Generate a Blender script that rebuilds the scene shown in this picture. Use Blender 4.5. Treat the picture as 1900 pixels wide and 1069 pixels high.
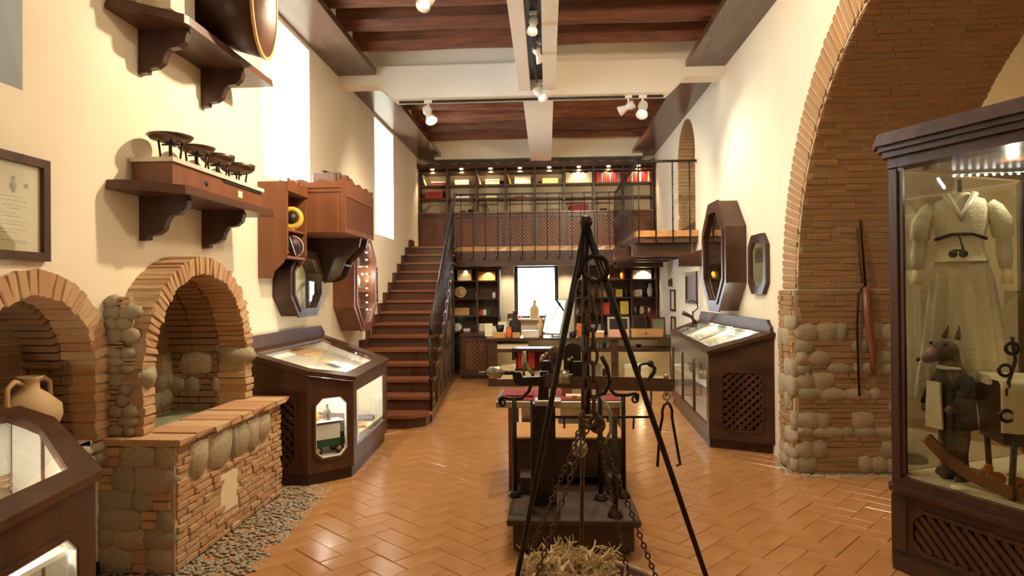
import bpy, math, random
from mathutils import Vector, Matrix, Euler
from mathutils.geometry import tessellate_polygon
random.seed(7)
for o in list(bpy.data.objects): bpy.data.objects.remove(o)
SC = bpy.context.scene
COL = SC.collection
PI = math.pi
V = Vector
# ------------------------------------------------------------------ camera
FPX = 1200.0
_y = math.atan(65/FPX); _p = math.atan(6.5/FPX); _a = math.radians(.5)
cf = V((-math.sin(_y)*math.cos(_p), math.cos(_y)*math.cos(_p), math.sin(_p)))
_r0 = V((math.cos(_y), math.sin(_y), 0)); _u0 = _r0.cross(cf)
cr = _r0*math.cos(_a) - _u0*math.sin(_a); cu = _u0*math.cos(_a) + _r0*math.sin(_a)
CP = V((0, 0, 1.65))
cam = bpy.data.objects.new('camera', bpy.data.cameras.new('camera')); COL.objects.link(cam)
m4 = Matrix.Identity(4)
for i in range(3):
    m4[i][0] = cr[i]; m4[i][1] = cu[i]; m4[i][2] = -cf[i]; m4[i][3] = CP[i]
cam.matrix_world = m4
cam.data.sensor_width = 36; cam.data.lens = 36*FPX/1900; cam.data.clip_start = .05; cam.data.clip_end = 200
SC.camera = cam
# ------------------------------------------------------------------ world, lights, exposure
w = bpy.data.worlds.new('sky'); SC.world = w; w.use_nodes = True
bg = w.node_tree.nodes['Background']; bg.inputs[0].default_value = (.80, .90, 1.0, 1); bg.inputs[1].default_value = 15.0
SC.view_settings.view_transform = 'Standard'; SC.view_settings.look = 'None'
SC.view_settings.gamma = 1; SC.view_settings.use_curve_mapping = False
SC.view_settings.exposure = 0.45
WARM = (1.0, .80, .54); WARM2 = (1.0, .72, .40)
def light(kind, loc, power, color=WARM, radius=.15, target=None, angle=100, blend=.6, name='lamp_and_fill_light'):
    d = bpy.data.lights.new(name, kind); d.energy = power; d.color = color
    d.shadow_soft_size = radius
    o = bpy.data.objects.new(name, d); COL.objects.link(o); o.location = loc
    if kind == 'SPOT':
        d.spot_size = math.radians(angle); d.spot_blend = blend
        o.rotation_euler = (V(target)-V(loc)).to_track_quat('-Z', 'Y').to_euler()
    return o
def area(loc, target, sx, sy, power, color, name='ceiling_panel_light'):
    d = bpy.data.lights.new(name, 'AREA'); d.energy = power; d.color = color; d.shape = 'RECTANGLE'; d.size = sx; d.size_y = sy
    o = bpy.data.objects.new(name, d); COL.objects.link(o); o.location = loc
    o.rotation_euler = (V(target)-V(loc)).to_track_quat('-Z', 'Y').to_euler()
    return o
light('SPOT', (-1.00, 5.16, 3.93), 270, WARM, .05, (-2.67, 5.1, 2.7), 150, .9)      # near lamp aimed at the left wall
light('POINT', (-.1, .6, 4.3), 130, WARM, .25)  # added fill above the view, no fitting modelled; brightens near walls and cross beam
light('POINT', (.3, 4.3, 4.25), 125, WARM, .2)  # second added fill above the view, for the beams and upper right wall
light('SPOT', (-.12, 6.15, 4.08), 150, WARM, .04, (-.1, 6.6, 0), 150, .8)
light('SPOT', (1.20, 8.10, 3.86), 85, WARM, .04, (2.25, 7.3, 2.2), 120, .9)
light('SPOT', (-1.46, 8.20, 3.86), 190, WARM, .04, (-1.6, 10.6, 1.6), 150, .9)
light('SPOT', (.98, 8.42, 3.88), 190, WARM, .04, (.6, 11.0, 1.4), 150, .9)
light('POINT', (4.6, 6.3, 3.2), 40, WARM2, .1)  # added light for the side room, source unseen
light('POINT', (3.0, 1.9, 2.7), 34, WARM2, .1)  # added light out of view, brightens the brick vault
# ------------------------------------------------------------------ pixel helpers used only to read real positions off known planes
def _ray(px, py): return cf + cr*((px-950)/FPX) + cu*((534.5-py)/FPX)
def atY(px, py, y): d = _ray(px, py); return CP + d*(y/d.y)
def atX(px, py, x): d = _ray(px, py); return CP + d*(x/d.x)
def atZ(px, py, z): d = _ray(px, py); return CP + d*((z-1.65)/d.z)
# ------------------------------------------------------------------ materials
MATS = {}
def nodes(m):
    m.use_nodes = True; nt = m.node_tree
    return nt, nt.nodes['Principled BSDF']
def mat(name, c1, c2=None, rough=.5, scale=6, stretch=(1,1,1), bump=0.0, bscale=30, metal=0.0, vary=0.0, c3=None, detail=4, spec=.5, coat=0.0, emit=None, es=0.0):
    """noise mix of c1,c2; 'vary' moves each object / island towards c3"""
    m = bpy.data.materials.new(name); nt, b = nodes(m); N = nt.nodes; Lk = nt.links
    b.inputs['Roughness'].default_value = rough; b.inputs['Metallic'].default_value = metal
    b.inputs['Specular IOR Level'].default_value = spec; b.inputs['Coat Weight'].default_value = coat
    tc = N.new('ShaderNodeTexCoord'); mp = N.new('ShaderNodeMapping'); mp.inputs['Scale'].default_value = stretch
    Lk.new(tc.outputs['Object'], mp.inputs['Vector'])
    ns = N.new('ShaderNodeTexNoise'); ns.inputs['Scale'].default_value = scale; ns.inputs['Detail'].default_value = detail
    Lk.new(mp.outputs[0], ns.inputs['Vector'])
    mx = N.new('ShaderNodeMix'); mx.data_type = 'RGBA'
    mx.inputs[6].default_value = (*c1, 1); mx.inputs[7].default_value = (*(c2 or c1), 1)
    rp = N.new('ShaderNodeMapRange'); rp.inputs[1].default_value = .3; rp.inputs[2].default_value = .7
    Lk.new(ns.outputs[0], rp.inputs[0]); Lk.new(rp.outputs[0], mx.inputs[0]); out = mx.outputs[2]
    if vary > 0:
        oi = N.new('ShaderNodeObjectInfo'); ge = N.new('ShaderNodeNewGeometry')
        ad = N.new('ShaderNodeMath'); ad.operation = 'ADD'; fr = N.new('ShaderNodeMath'); fr.operation = 'FRACT'
        Lk.new(oi.outputs['Random'], ad.inputs[0]); Lk.new(ge.outputs['Random Per Island'], ad.inputs[1]); Lk.new(ad.outputs[0], fr.inputs[0])
        ml = N.new('ShaderNodeMath'); ml.operation = 'MULTIPLY'; ml.inputs[1].default_value = vary; Lk.new(fr.outputs[0], ml.inputs[0])
        m2 = N.new('ShaderNodeMix'); m2.data_type = 'RGBA'; m2.inputs[7].default_value = (*(c3 or c2), 1)
        Lk.new(out, m2.inputs[6]); Lk.new(ml.outputs[0], m2.inputs[0]); out = m2.outputs[2]
    Lk.new(out, b.inputs['Base Color'])
    if bump > 0:
        n2 = N.new('ShaderNodeTexNoise'); n2.inputs['Scale'].default_value = bscale; n2.inputs['Detail'].default_value = 5
        Lk.new(mp.outputs[0], n2.inputs['Vector'])
        bp = N.new('ShaderNodeBump'); bp.inputs['Strength'].default_value = bump; bp.inputs['Distance'].default_value = .01
        Lk.new(n2.outputs[0], bp.inputs['Height']); Lk.new(bp.outputs[0], b.inputs['Normal'])
    if emit:
        b.inputs['Emission Color'].default_value = (*emit, 1); b.inputs['Emission Strength'].default_value = es
    MATS[name] = m
    return m
def glassmat(name, tint=(1,1,1), refl=1.0):
    m = bpy.data.materials.new(name); m.use_nodes = True; nt = m.node_tree; N = nt.nodes; Lk = nt.links
    N.remove(N['Principled BSDF']); o = N['Material Output']
    t = N.new('ShaderNodeBsdfTransparent'); t.inputs[0].default_value = (*tint, 1)
    g = N.new('ShaderNodeBsdfGlossy'); g.inputs['Roughness'].default_value = .02
    fr = N.new('ShaderNodeFresnel'); fr.inputs[0].default_value = 1.45
    ml = N.new('ShaderNodeMath'); ml.operation = 'MULTIPLY'; ml.inputs[1].default_value = refl; ml.use_clamp = True
    Lk.new(fr.outputs[0], ml.inputs[0])
    mx = N.new('ShaderNodeMixShader'); Lk.new(ml.outputs[0], mx.inputs[0]); Lk.new(t.outputs[0], mx.inputs[1]); Lk.new(g.outputs[0], mx.inputs[2])
    Lk.new(mx.outputs[0], o.inputs[0]); MATS[name] = m
    return m
WOOD = mat('dark_wood', (.030,.013,.008), (.070,.030,.017), .38, 9, (1,1,.12), .15, 40)
WOODH = mat('dark_wood_flat', (.034,.015,.009), (.080,.034,.019), .33, 9, (.15,1,1), .12, 40)
WOODY = mat('dark_wood_long', (.045,.018,.010), (.110,.045,.022), .36, 9, (1,.12,1), .12, 40)
WALN = mat('walnut', (.048,.019,.010), (.095,.040,.021), .35, 8, (1,1,.15), .1, 40)
REDW = mat('red_brown_wood', (.165,.058,.024), (.240,.088,.038), .38, 7, (1,1,.15), .08, 40)
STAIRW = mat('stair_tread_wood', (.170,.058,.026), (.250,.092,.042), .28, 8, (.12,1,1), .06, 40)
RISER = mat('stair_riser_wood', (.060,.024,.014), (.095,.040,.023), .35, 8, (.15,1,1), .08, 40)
PLASTER = mat('cream_plaster', (.80,.71,.545), (.84,.76,.605), .85, 2.0, bump=.25, bscale=5)
WHITEP = mat('white_painted_beam', (.84,.77,.66), (.87,.81,.71), .7, 2.0, bump=.06, bscale=20)
JOIST = mat('rough_old_timber', (.100,.030,.013), (.320,.100,.036), .60, 3.5, (1,5,5), 1.0, 11, detail=9, vary=.6, c3=(.070,.024,.012))
LEDGE = mat('ledge_board', (.085,.045,.028), (.125,.070,.045), .22, 5, (1,.15,1), .05, 20)
TERRA = mat('terracotta_tile', (.40,.180,.062), (.51,.275,.105), .20, 3.5, bump=.10, bscale=9, vary=.5, c3=(.44,.235,.100), spec=.5)
GROUT = mat('tile_grout', (.38,.19,.08), (.45,.25,.11), .7, 20)
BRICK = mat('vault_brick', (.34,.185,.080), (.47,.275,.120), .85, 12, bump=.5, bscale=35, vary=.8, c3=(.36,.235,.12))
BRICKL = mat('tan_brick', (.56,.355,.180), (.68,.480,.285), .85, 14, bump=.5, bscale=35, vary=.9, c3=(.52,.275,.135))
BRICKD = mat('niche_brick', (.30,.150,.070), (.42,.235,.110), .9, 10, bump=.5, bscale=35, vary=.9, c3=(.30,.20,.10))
STONE = mat('field_stone', (.38,.30,.19), (.52,.43,.29), .9, 9, bump=.6, bscale=22, vary=.8, c3=(.31,.285,.20))
PEBBLE = mat('grey_pebble', (.33,.28,.20), (.50,.45,.36), .8, 30, vary=.8, c3=(.20,.17,.12))
MORTAR = mat('lime_mortar', (.44,.32,.19), (.54,.41,.265), .95, 10, bump=.5, bscale=30)
IRON = mat('black_iron', (.020,.018,.017), (.045,.036,.030), .38, 20, metal=.7)
RUST = mat('rusted_iron', (.075,.042,.026), (.140,.085,.055), .6, 40, metal=.4)
STEEL = mat('worn_steel', (.30,.30,.24), (.42,.42,.34), .35, 20, metal=.8)
BRASS = mat('dull_brass', (.36,.29,.15), (.48,.40,.24), .35, 20, metal=.8)
COPPER = mat('dark_copper', (.085,.045,.030), (.13,.07,.045), .35, 20, metal=.7)
MARBLE = mat('pale_marble', (.62,.56,.45), (.72,.66,.55), .3, 8)
PAPER = mat('parchment', (.78,.67,.42), (.84,.74,.50), .8, 4)
WHITE = mat('white_card', (.84,.82,.76), (.88,.86,.80), .7, 5)
CREAMC = mat('cream_card', (.76,.64,.42), (.82,.71,.50), .7, 5)
INK = mat('grey_ink', (.30,.28,.22), (.36,.34,.27), .8, 5)
BLACK = mat('black_paint', (.012,.011,.010), (.020,.018,.016), .5, 5)
LAMPW = mat('white_lamp_housing', (.80,.77,.70), (.84,.81,.74), .35, 5)
RED = mat('red_print', (.55,.035,.025), (.62,.055,.035), .5, 8)
YEL = mat('yellow_tin', (.62,.42,.04), (.70,.50,.08), .4, 8)
GREEN = mat('green_enamel', (.015,.10,.045), (.025,.14,.06), .35, 8)
ORANGE = mat('orange_plastic', (.62,.13,.02), (.72,.19,.04), .35, 8)
BOTTLE = mat('green_bottle', (.11,.15,.02), (.20,.24,.04), .12, 8, coat=.5)
CLOTH = mat('ivory_lace', (.70,.60,.42), (.78,.69,.51), .9, 40, bump=.6, bscale=90)
DARKC = mat('dark_jacket_cloth', (.016,.015,.013), (.026,.024,.020), .9, 30)
FUR = mat('brown_plush', (.09,.06,.04), (.19,.13,.085), .95, 40, bump=.8, bscale=80)
LEATH = mat('brown_leather', (.10,.045,.025), (.16,.075,.04), .45, 20)
ROOT = mat('dried_root', (.60,.44,.22), (.76,.62,.38), .85, 30, bump=.4, bscale=50)
PINE = mat('pine_wood', (.52,.27,.09), (.62,.35,.13), .45, 8, (.15,1,1))
CERAM = mat('ochre_earthenware', (.48,.33,.16), (.58,.42,.23), .7, 6, bump=.2, bscale=20)
BASIN = mat('mossy_stone', (.17,.19,.10), (.27,.27,.16), .7, 6, bump=.3, bscale=20)
LED = mat('led', (1,1,1), None, .5, emit=(.86,.84,1.0), es=9)
BULB = mat('bulb', (1,1,1), None, .5, emit=(1,.86,.6), es=14)
DKW = mat('old_black_wood', (.028,.015,.008), (.062,.033,.017), .55, 9, (.15,1,1), .2, 40)
MIRROR = mat('mirror_glass', (.80,.82,.76), None, .02, metal=1.0)
GLASS = glassmat('clear_glass', (.97,.98,.96), .40)
GLASSB = glassmat('sky_dimming_pane', (.19,.235,.27), .3)  # tint stands in for dimmer daylight: holds the bright sky down to pale blue
GLASSG = glassmat('case_glass', (.94,.96,.90), .55)
SHELFBK = mat('pale_shelf_back', (.66,.55,.36), (.72,.61,.42), .8, 3)
# ------------------------------------------------------------------ mesh builder
class Fr:
    def __init__(s, o, U=(1,0,0), Vv=(0,0,1), W=None):
        s.o = V(o); s.U = V(U).normalized(); s.V = V(Vv).normalized()
        s.W = V(W).normalized() if W else s.U.cross(s.V)
    def p(s, u, v, w=0): return s.o + s.U*u + s.V*v + s.W*w
class MB:
    def __init__(s): s.v = []; s.f = []; s.sm = []
    def add(s, vs, fs, smooth=False):
        b = len(s.v); s.v += [V(x) for x in vs]; s.f += [tuple(b+i for i in q) for q in fs]; s.sm += [smooth]*len(fs); return s
    def box(s, x0, y0, z0, x1, y1, z1): return s.fbox(Fr((0,0,0)), x0, x1, z0, z1, -y1, -y0)
    def fbox(s, F, u0, u1, v0, v1, w0, w1, c=0.0):
        if c <= 0:
            P = [F.p(u, v, q) for q in (w0, w1) for v in (v0, v1) for u in (u0, u1)]
            return s.add(P, [(0,2,3,1),(4,5,7,6),(0,1,5,4),(2,6,7,3),(0,4,6,2),(1,3,7,5)])
        P = []
        for q, k in ((w0, c), (w0+c, 0), (w1-c, 0), (w1, c)):
            P += [F.p(u0+k, v0+k, q), F.p(u1-k, v0+k, q), F.p(u1-k, v1-k, q), F.p(u0+k, v1-k, q)]
        fs = [(3,2,1,0), (12,13,14,15)]
        for l in range(3):
            for i in range(4): a = l*4+i; b = l*4+(i+1)%4; fs.append((a, b, b+4, a+4))
        return s.add(P, fs)
    def prism(s, F, pts, w0, w1, holes=()):
        loops = [list(pts)] + [list(h) for h in holes]; flat = [q for l in loops for q in l]
        tri = tessellate_polygon([[V((a, b, 0)) for a, b in l] for l in loops])
        n = len(flat); P = [F.p(a, b, w0) for a, b in flat] + [F.p(a, b, w1) for a, b in flat]
        fs = []
        for t in tri:
            a, b, c = t
            A, B, C_ = (V(flat[i]) for i in t)
            if (B-A).x*(C_-A).y - (B-A).y*(C_-A).x < 0: a, c = c, a
            fs += [(c, b, a), (a+n, b+n, c+n)]
        k = 0
        for l in loops:
            m = len(l); ar = sum(l[i][0]*l[(i+1)%m][1]-l[(i+1)%m][0]*l[i][1] for i in range(m))
            for i in range(m):
                a = k+i; b = k+(i+1) % m
                outer = (l is loops[0])
                if (ar > 0) == outer: fs.append((a, b, b+n, a+n))
                else: fs.append((b, a, a+n, b+n))
            k += m
        return s.add(P, fs)
    def tube(s, pts, r, n=8, cap=True, smooth=True):
        pts = [V(p) for p in pts]; rr = r if isinstance(r, (list, tuple)) else [r]*len(pts)
        P = []; up = None
        for i, p in enumerate(pts):
            t = (pts[min(i+1, len(pts)-1)] - pts[max(i-1, 0)]).normalized()
            if up is None:
                up = V((0,0,1)) if abs(t.z) < .9 else V((1,0,0))
            a = t.cross(up)
            if a.length < 1e-5: a = t.cross(V((0,1,0)))
            a.normalize(); b = a.cross(t).normalized(); up = b
            for k in range(n):
                g = 2*PI*k/n; P.append(p + (a*math.cos(g) + b*math.sin(g))*rr[i])
        fs = []
        for i in range(len(pts)-1):
            for k in range(n):
                q = (k+1) % n; fs.append((i*n+k, i*n+q, (i+1)*n+q, (i+1)*n+k))
        s.add(P, [tuple(reversed(f)) for f in fs], smooth)
        if cap:
            b = len(s.v)-len(P); e = b+(len(pts)-1)*n
            s.f += [tuple(b+k for k in range(n)), tuple(e+k for k in reversed(range(n)))]; s.sm += [False]*2
        return s
    def lathe(s, c, prof, n=18, ax=(0,0,1), rx=1, ry=1, smooth=True):
        c = V(c); W = V(ax).normalized(); A = W.orthogonal().normalized()
        if abs(W.z) > .99: A = V((1,0,0))
        B = W.cross(A); P = []
        for r, z in prof:
            r = max(r, 1e-4)
            for k in range(n):
                g = 2*PI*k/n; P.append(c + W*z + A*(r*rx*math.cos(g)) + B*(r*ry*math.sin(g)))
        fs = []
        for i in range(len(prof)-1):
            for k in range(n):
                q = (k+1) % n; fs.append((i*n+k, i*n+q, (i+1)*n+q, (i+1)*n+k))
        return s.add(P, fs, smooth)
    def ball(s, c, r, n=12, m=7, rx=1, ry=1, rz=1):
        return s.lathe(c, [(r*math.sin(PI*i/m), -r*rz*math.cos(PI*i/m)) for i in range(m+1)], n, rx=rx, ry=ry)
    def torus(s, c, R, r, N1, n=16, k=6, sx=1, U=None, Wv=None):
        W = V(N1).normalized(); A = V(U).normalized() if U else W.orthogonal().normalized(); B = W.cross(A)
        P = []
        for i in range(n):
            g = 2*PI*i/n; d = A*(math.cos(g)*sx) + B*math.sin(g); cc = V(c) + d*R; dn = (A*math.cos(g)+B*math.sin(g))
            for j in range(k):
                h = 2*PI*j/k; P.append(cc + dn*(r*math.cos(h)) + W*(r*math.sin(h)))
        fs = [(i*k+j, ((i+1) % n)*k+j, ((i+1) % n)*k+(j+1) % k, i*k+(j+1) % k) for i in range(n) for j in range(k)]
        return s.add(P, fs, True)
    def mesh(s, name, org):
        me = bpy.data.meshes.new(name); me.from_pydata([tuple(v-org) for v in s.v], [], s.f)
        me.polygons.foreach_set('use_smooth', s.sm); me.update(); return me
WL = {}
def tagit(o, label=None, cat=None, group=None, kind=None):
    if label: o['label'] = label
    if cat: o['category'] = cat
    if group: o['group'] = group
    if kind: o['kind'] = kind
    return o
def thing(name, label, cat, loc=(0,0,0), group=None, kind=None):
    o = bpy.data.objects.new(name, None); COL.objects.link(o); o.location = loc; o.empty_display_size = .1
    WL[o.name] = V(loc); return tagit(o, label, cat, group, kind)
def part(name, mb, m, parent, label=None, kind=None):
    org = WL[parent.name]; me = mb.mesh(name, org); me.materials.append(m)
    o = bpy.data.objects.new(name, me); COL.objects.link(o); o.parent = parent; WL[o.name] = org
    return tagit(o, label, None, None, kind)
def solo(name, mb, m, label, cat, group=None, kind=None):
    xs = [v.x for v in mb.v]; ys = [v.y for v in mb.v]; zs = [v.z for v in mb.v]
    org = V(((min(xs)+max(xs))/2, (min(ys)+max(ys))/2, min(zs)))
    me = mb.mesh(name, org); me.materials.append(m); o = bpy.data.objects.new(name, me); COL.objects.link(o)
    o.location = org; WL[o.name] = org
    return tagit(o, label, cat, group, kind)
def struct(name, mb, m):
    me = mb.mesh(name, V((0,0,0))); me.materials.append(m); o = bpy.data.objects.new(name, me); COL.objects.link(o)
    WL[o.name] = V((0,0,0)); o['kind'] = 'structure'; return o
def dup(o, parent=None, loc=None, rotz=0, label=None, scale=None):
    kids = list(o.children); c = o.copy(); COL.objects.link(c)
    if parent: c.parent = parent
    if loc is not None: c.location = loc; c.rotation_euler = (0, 0, rotz)
    if scale: c.scale = scale
    if label: c['label'] = label
    WL[c.name] = V(loc) if loc is not None else WL.get(o.name, V((0,0,0)))
    for k in kids: dup(k, c)
    return c
# unit brick / stone meshes, shared
def unit_mesh(name, m, kind, seed):
    rnd = random.Random(seed); mb = MB()
    if kind == 'brick':
        mb.fbox(Fr((0,0,0)), -.5, .5, -.5, .5, -.5, .5, .07)
        for v in mb.v: v += V((rnd.uniform(-.03,.03), rnd.uniform(-.03,.03), rnd.uniform(-.05,.05)))
    else:
        P = []; idx = {}; fs = []
        for ax in range(3):
            for sg in (-1, 1):
                for i in range(2):
                    for j in range(2):
                        q = []
                        for a, b in ((i,j),(i+1,j),(i+1,j+1),(i,j+1)):
                            p = [0,0,0]; p[ax] = sg; p[(ax+1)%3] = a-1; p[(ax+2)%3] = b-1; t = tuple(p)
                            if t not in idx: idx[t] = len(P); P.append(V(t))
                            q.append(idx[t])
                        fs.append(tuple(q) if sg > 0 else tuple(reversed(q)))
        for i, p in enumerate(P):
            d = p.normalized(); P[i] = (d*.62 + V(p)*.12)*(.78 + rnd.uniform(-.09,.09))
        mb.add(P, fs, True)
    me = mb.mesh(name, V((0,0,0))); me.materials.append(m); return me, mb
UN = {}
for nm, m in (('vault', BRICK), ('tan', BRICKL), ('niche', BRICKD)):
    UN[nm] = [unit_mesh('brick', m, 'brick', 10+i) for i in range(4)]
UN['stone'] = [unit_mesh('stone', STONE, 'stone', 30+i) for i in range(5)]
def piece(name, key, F, c, dims, parent, bulk=None):
    """one brick or stone: centre c, axes of F, dims (u,v,w). bulk = MB collects it instead"""
    me, mb = random.choice(UN[key])
    M = Matrix(((F.U.x*dims[0], F.V.x*dims[1], F.W.x*dims[2]), (F.U.y*dims[0], F.V.y*dims[1], F.W.y*dims[2]), (F.U.z*dims[0], F.V.z*dims[1], F.W.z*dims[2])))
    if bulk is not None:
        bulk.add([M @ v + c for v in mb.v], mb.f, mb.sm[0]); return None
    o = bpy.data.objects.new(name, me); COL.objects.link(o); o.parent = parent
    M4 = M.to_4x4(); M4.translation = c - WL[parent.name]; o.matrix_local = M4
    return o
def lay(parent, F, u0, u1, v0, v1, inside, key='tan', hc=.055, lb=.22, dep=.06, stone=lambda u, v: 0, budget=300, bulk=None, name='brick', wb=0.0, gap=.010, rnd=None, bigr=(.075,.185)):
    """courses of bricks with stones mixed in; faces stand at w = wb"""
    rnd = rnd or random.Random(int(abs(F.o.x*97+F.o.y*31)) + 5); v = v0; n = 0; row = 0
    while v < v1:
        h = hc*rnd.uniform(.88, 1.15)
        ps = stone((u0+u1)/2, v); big = rnd.random() < ps
        if big: h = rnd.uniform(*bigr)
        if v+h > v1+.02: h = max(.03, v1-v)
        u = u0 - (rnd.uniform(0, lb) if not big else 0)
        while u < u1:
            isst = big and rnd.random() < .60
            l = rnd.uniform(.08, .26) if isst else lb*rnd.uniform(.5, 1.0)
            a = max(u, u0); b = min(u+l, u1)
            if b-a > .035 and inside((a+b)/2, v+h/2):
                if isst:
                    d = (b-a+.03, h+.03, dep*1.5); c = F.p((a+b)/2, v+h/2, wb-dep*.50)
                    piece('stone', 'stone', F, c, d, parent, bulk if n >= budget else None); n += 1
                else:
                    k = max(1, int(round(h/(hc*1.05)))) if big else 1
                    for j in range(k):
                        hh = h/k; c = F.p((a+b)/2, v+hh*(j+.5), wb-dep/2+rnd.uniform(-.006,.008))
                        piece(name, key, F, c, (b-a-gap, hh-gap, dep), parent, bulk if n >= budget else None); n += 1
            u += l
        v += h; row += 1
    return n
def lattice(mb, F, u0, u1, v0, v1, pitch, wd, th, w=0, corner=0):
    """two crossed layers of diagonal slats clipped to a rectangle"""
    for sg, wo in ((1, 0), (-1, th)):
        c = -((u1-u0)+(v1-v0))
        while c < (u1-u0)+(v1-v0):
            # line v-v0 = sg*(u-u0) + c
            pts = []
            for u in (u0, u1):
                v = v0 + sg*(u-u0) + c
                if v0 <= v <= v1: pts.append((u, v))
            for v in (v0, v1):
                u = u0 + sg*(v-v0-c)
                if u0 < u < u1: pts.append((u, v))
            if len(pts) >= 2:
                a = min(pts); b = max(pts)
                if math.hypot(b[0]-a[0], b[1]-a[1]) > wd*1.5:
                    d = V((b[0]-a[0], b[1]-a[1])).normalized(); nn = V((-d.y, d.x))*wd/2
                    q = [(a[0]-nn.x, a[1]-nn.y), (b[0]-nn.x, b[1]-nn.y), (b[0]+nn.x, b[1]+nn.y), (a[0]+nn.x, a[1]+nn.y)]
                    mb.prism(F, q, w+wo-th/2, w+wo+th/2)
            c += pitch
    return mb
def octa(u0, u1, v0, v1, cu_, cv_): return [(u0+cu_, v0), (u1-cu_, v0), (u1, v0+cv_), (u1, v1-cv_), (u1-cu_, v1), (u0+cu_, v1), (u0, v1-cv_), (u0, v0+cv_)]
L = -2.67; R = 2.25; CZ = 4.92; YB = 13.75
FX = lambda x, s=1: Fr((x, 0, 0), (0,1,0), (0,0,1), (1,0,0) if s > 0 else (-1,0,0))   # u=Y, v=Z, w=+-X
FL = FX(0)
# ================================================================== SETTING
# ---- left wall with three windows and two niches
def arch_pts(c, zs, r, z0, n=16, ry=None):
    ry = ry or r; out = [(c-r, z0)]
    for i in range(n+1):
        g = PI - PI*i/n; out.append((c+r*math.cos(g), zs+ry*math.sin(g)))
    out.append((c+r, z0)); return out
N1 = arch_pts(3.22, 1.22, .455, .80)             # near niche
N2 = arch_pts(4.51, 1.19, .625, .60)             # well niche
holes = [[(2.2,2.70),(3.165,2.70),(3.165,4.2),(2.2,4.2)], [(5.97,2.78),(7.185,2.78),(7.185,4.40),(5.97,4.40)], [(9.96,2.575),(11.19,2.575),(11.19,4.40),(9.96,4.40)], N1[::-1], N2[::-1]]
wl = struct('wall_left', MB().prism(FL, [(-4,-.1),(14.1,-.1),(14.1,5.0),(-4,5.0)], L-.55, L, holes), PLASTER)
for i, (a, b, z0, z1) in enumerate(((2.2,3.165,2.70,4.2),(5.97,7.185,2.78,4.40),(9.96,11.19,2.575,4.40))):
    t = thing('window_%d' % (i+1), None, None, (L-.5, (a+b)/2, z0), kind='structure')
    f = MB(); F = FX(L-.50); f.prism(F, [(a,z0),(b,z0),(b,z1),(a,z1)], 0, .05, [[(a+.05,z0+.05),(a+.05,z1-.05),(b-.05,z1-.05),(b-.05,z0+.05)]])
    f.fbox(F, (a+b)/2-.02, (a+b)/2+.02, z0+.05, z1-.05, .005, .045); part('window_frame', f, WHITEP, t)
    part('pane', MB().fbox(F, a+.05, b-.05, z0+.05, z1-.05, .02, .026), GLASSB if i == 0 else GLASS, t)
part('skirting', MB().fbox(FX(L), 1.0, 3.70, 0, .075, .001, .012), BLACK, wl, 'black painted skirting')
# ---- right wall with the great arch and a small arched opening by the landing
AC, AZ, AR = 3.77, 1.65, 2.18
big = [(AC+AR, -.1)] + [(AC+AR*math.cos(PI*i/40), AZ+AR*math.sin(PI*i/40)) for i in range(41)] + [(AC-AR, -.1)]
outer = [(-4,-.1),(AC-AR,-.1)] + big[1:-1][::-1] + [(AC+AR,-.1),(14.1,-.1),(14.1,5.0),(-4,5.0)]
sm = arch_pts(10.55, 3.75, .65, 2.55, 12)
wr = struct('wall_right', MB().prism(FL, outer, R, R+1.25, [sm[::-1]]), PLASTER)
# ---- back wall lower and upper, window
bw = MB(); FB = Fr((0, 0, 0), (1,0,0), (0,0,1), (0,1,0))
bw.prism(FB, [(L-.5,-.1),(R+1.2,-.1),(R+1.2,5.0),(L-.5,5.0)], YB, YB+.35, [[(-.70,1.08),(-.70,2.22),(.24,2.22),(.24,1.08)]])
struct('wall_back', bw, PLASTER)
t = thing('window_4', None, None, (-.23, YB+.2, 1.08), kind='structure')
f = MB(); f.prism(FB, [(-.70,1.08),(.24,1.08),(.24,2.22),(-.70,2.22)], YB+.10, YB+.17, [[(-.62,1.13),(-.62,2.15),(.16,2.15),(.16,1.13)]])
part('window_frame', f, BLACK, t); part('pane', MB().fbox(FB, -.62,.16,1.13,2.15,YB+.13,YB+.136), GLASS, t)
part('window_sill', MB().fbox(FB, -.80,.34,1.05,1.079,YB-.22,YB+.09), WHITEP, t)
struct('wall_rear', MB().box(L-.5,-4.3,-.1, R+5,-4.0,5.0), PLASTER)
# adjoining room seen through the arch
struct('wall_far_right', MB().box(7.2,-4,-.1, 7.4,14,5.0), PLASTER)
struct('wall_side_room', MB().box(3.5,9.0,-.1, 7.2,9.2,5.0), PLASTER)
# ---- ceiling
struct('ceiling', MB().box(L-.55,-4.2,CZ, 7.4,14.1,CZ+.1), PLASTER)
# side bulkheads (white strips above the ledges)
for i, (a, b) in enumerate(((L, L+.36), (R-.28, R))):
    struct('trim_%d' % (i+1), MB().box(a, -4, 4.53, b, 13.7, CZ-.001), WHITEP)
# ledges: dark boards under the bulkheads along both walls
def ledge(n, x0, x1, y0, y1):
    t = struct('trim_%d' % n, MB().box(x0, y0, 4.45, x1, y1, 4.529), LEDGE)
ledge(3, L+.001, -2.17, -3.9, 8.20); ledge(4, L+.001, -2.17, 8.47, 13.38)
ledge(5, 1.76, R-.001, -3.9, 8.20); ledge(6, 1.76, R-.001, 8.47, 13.38)
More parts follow.
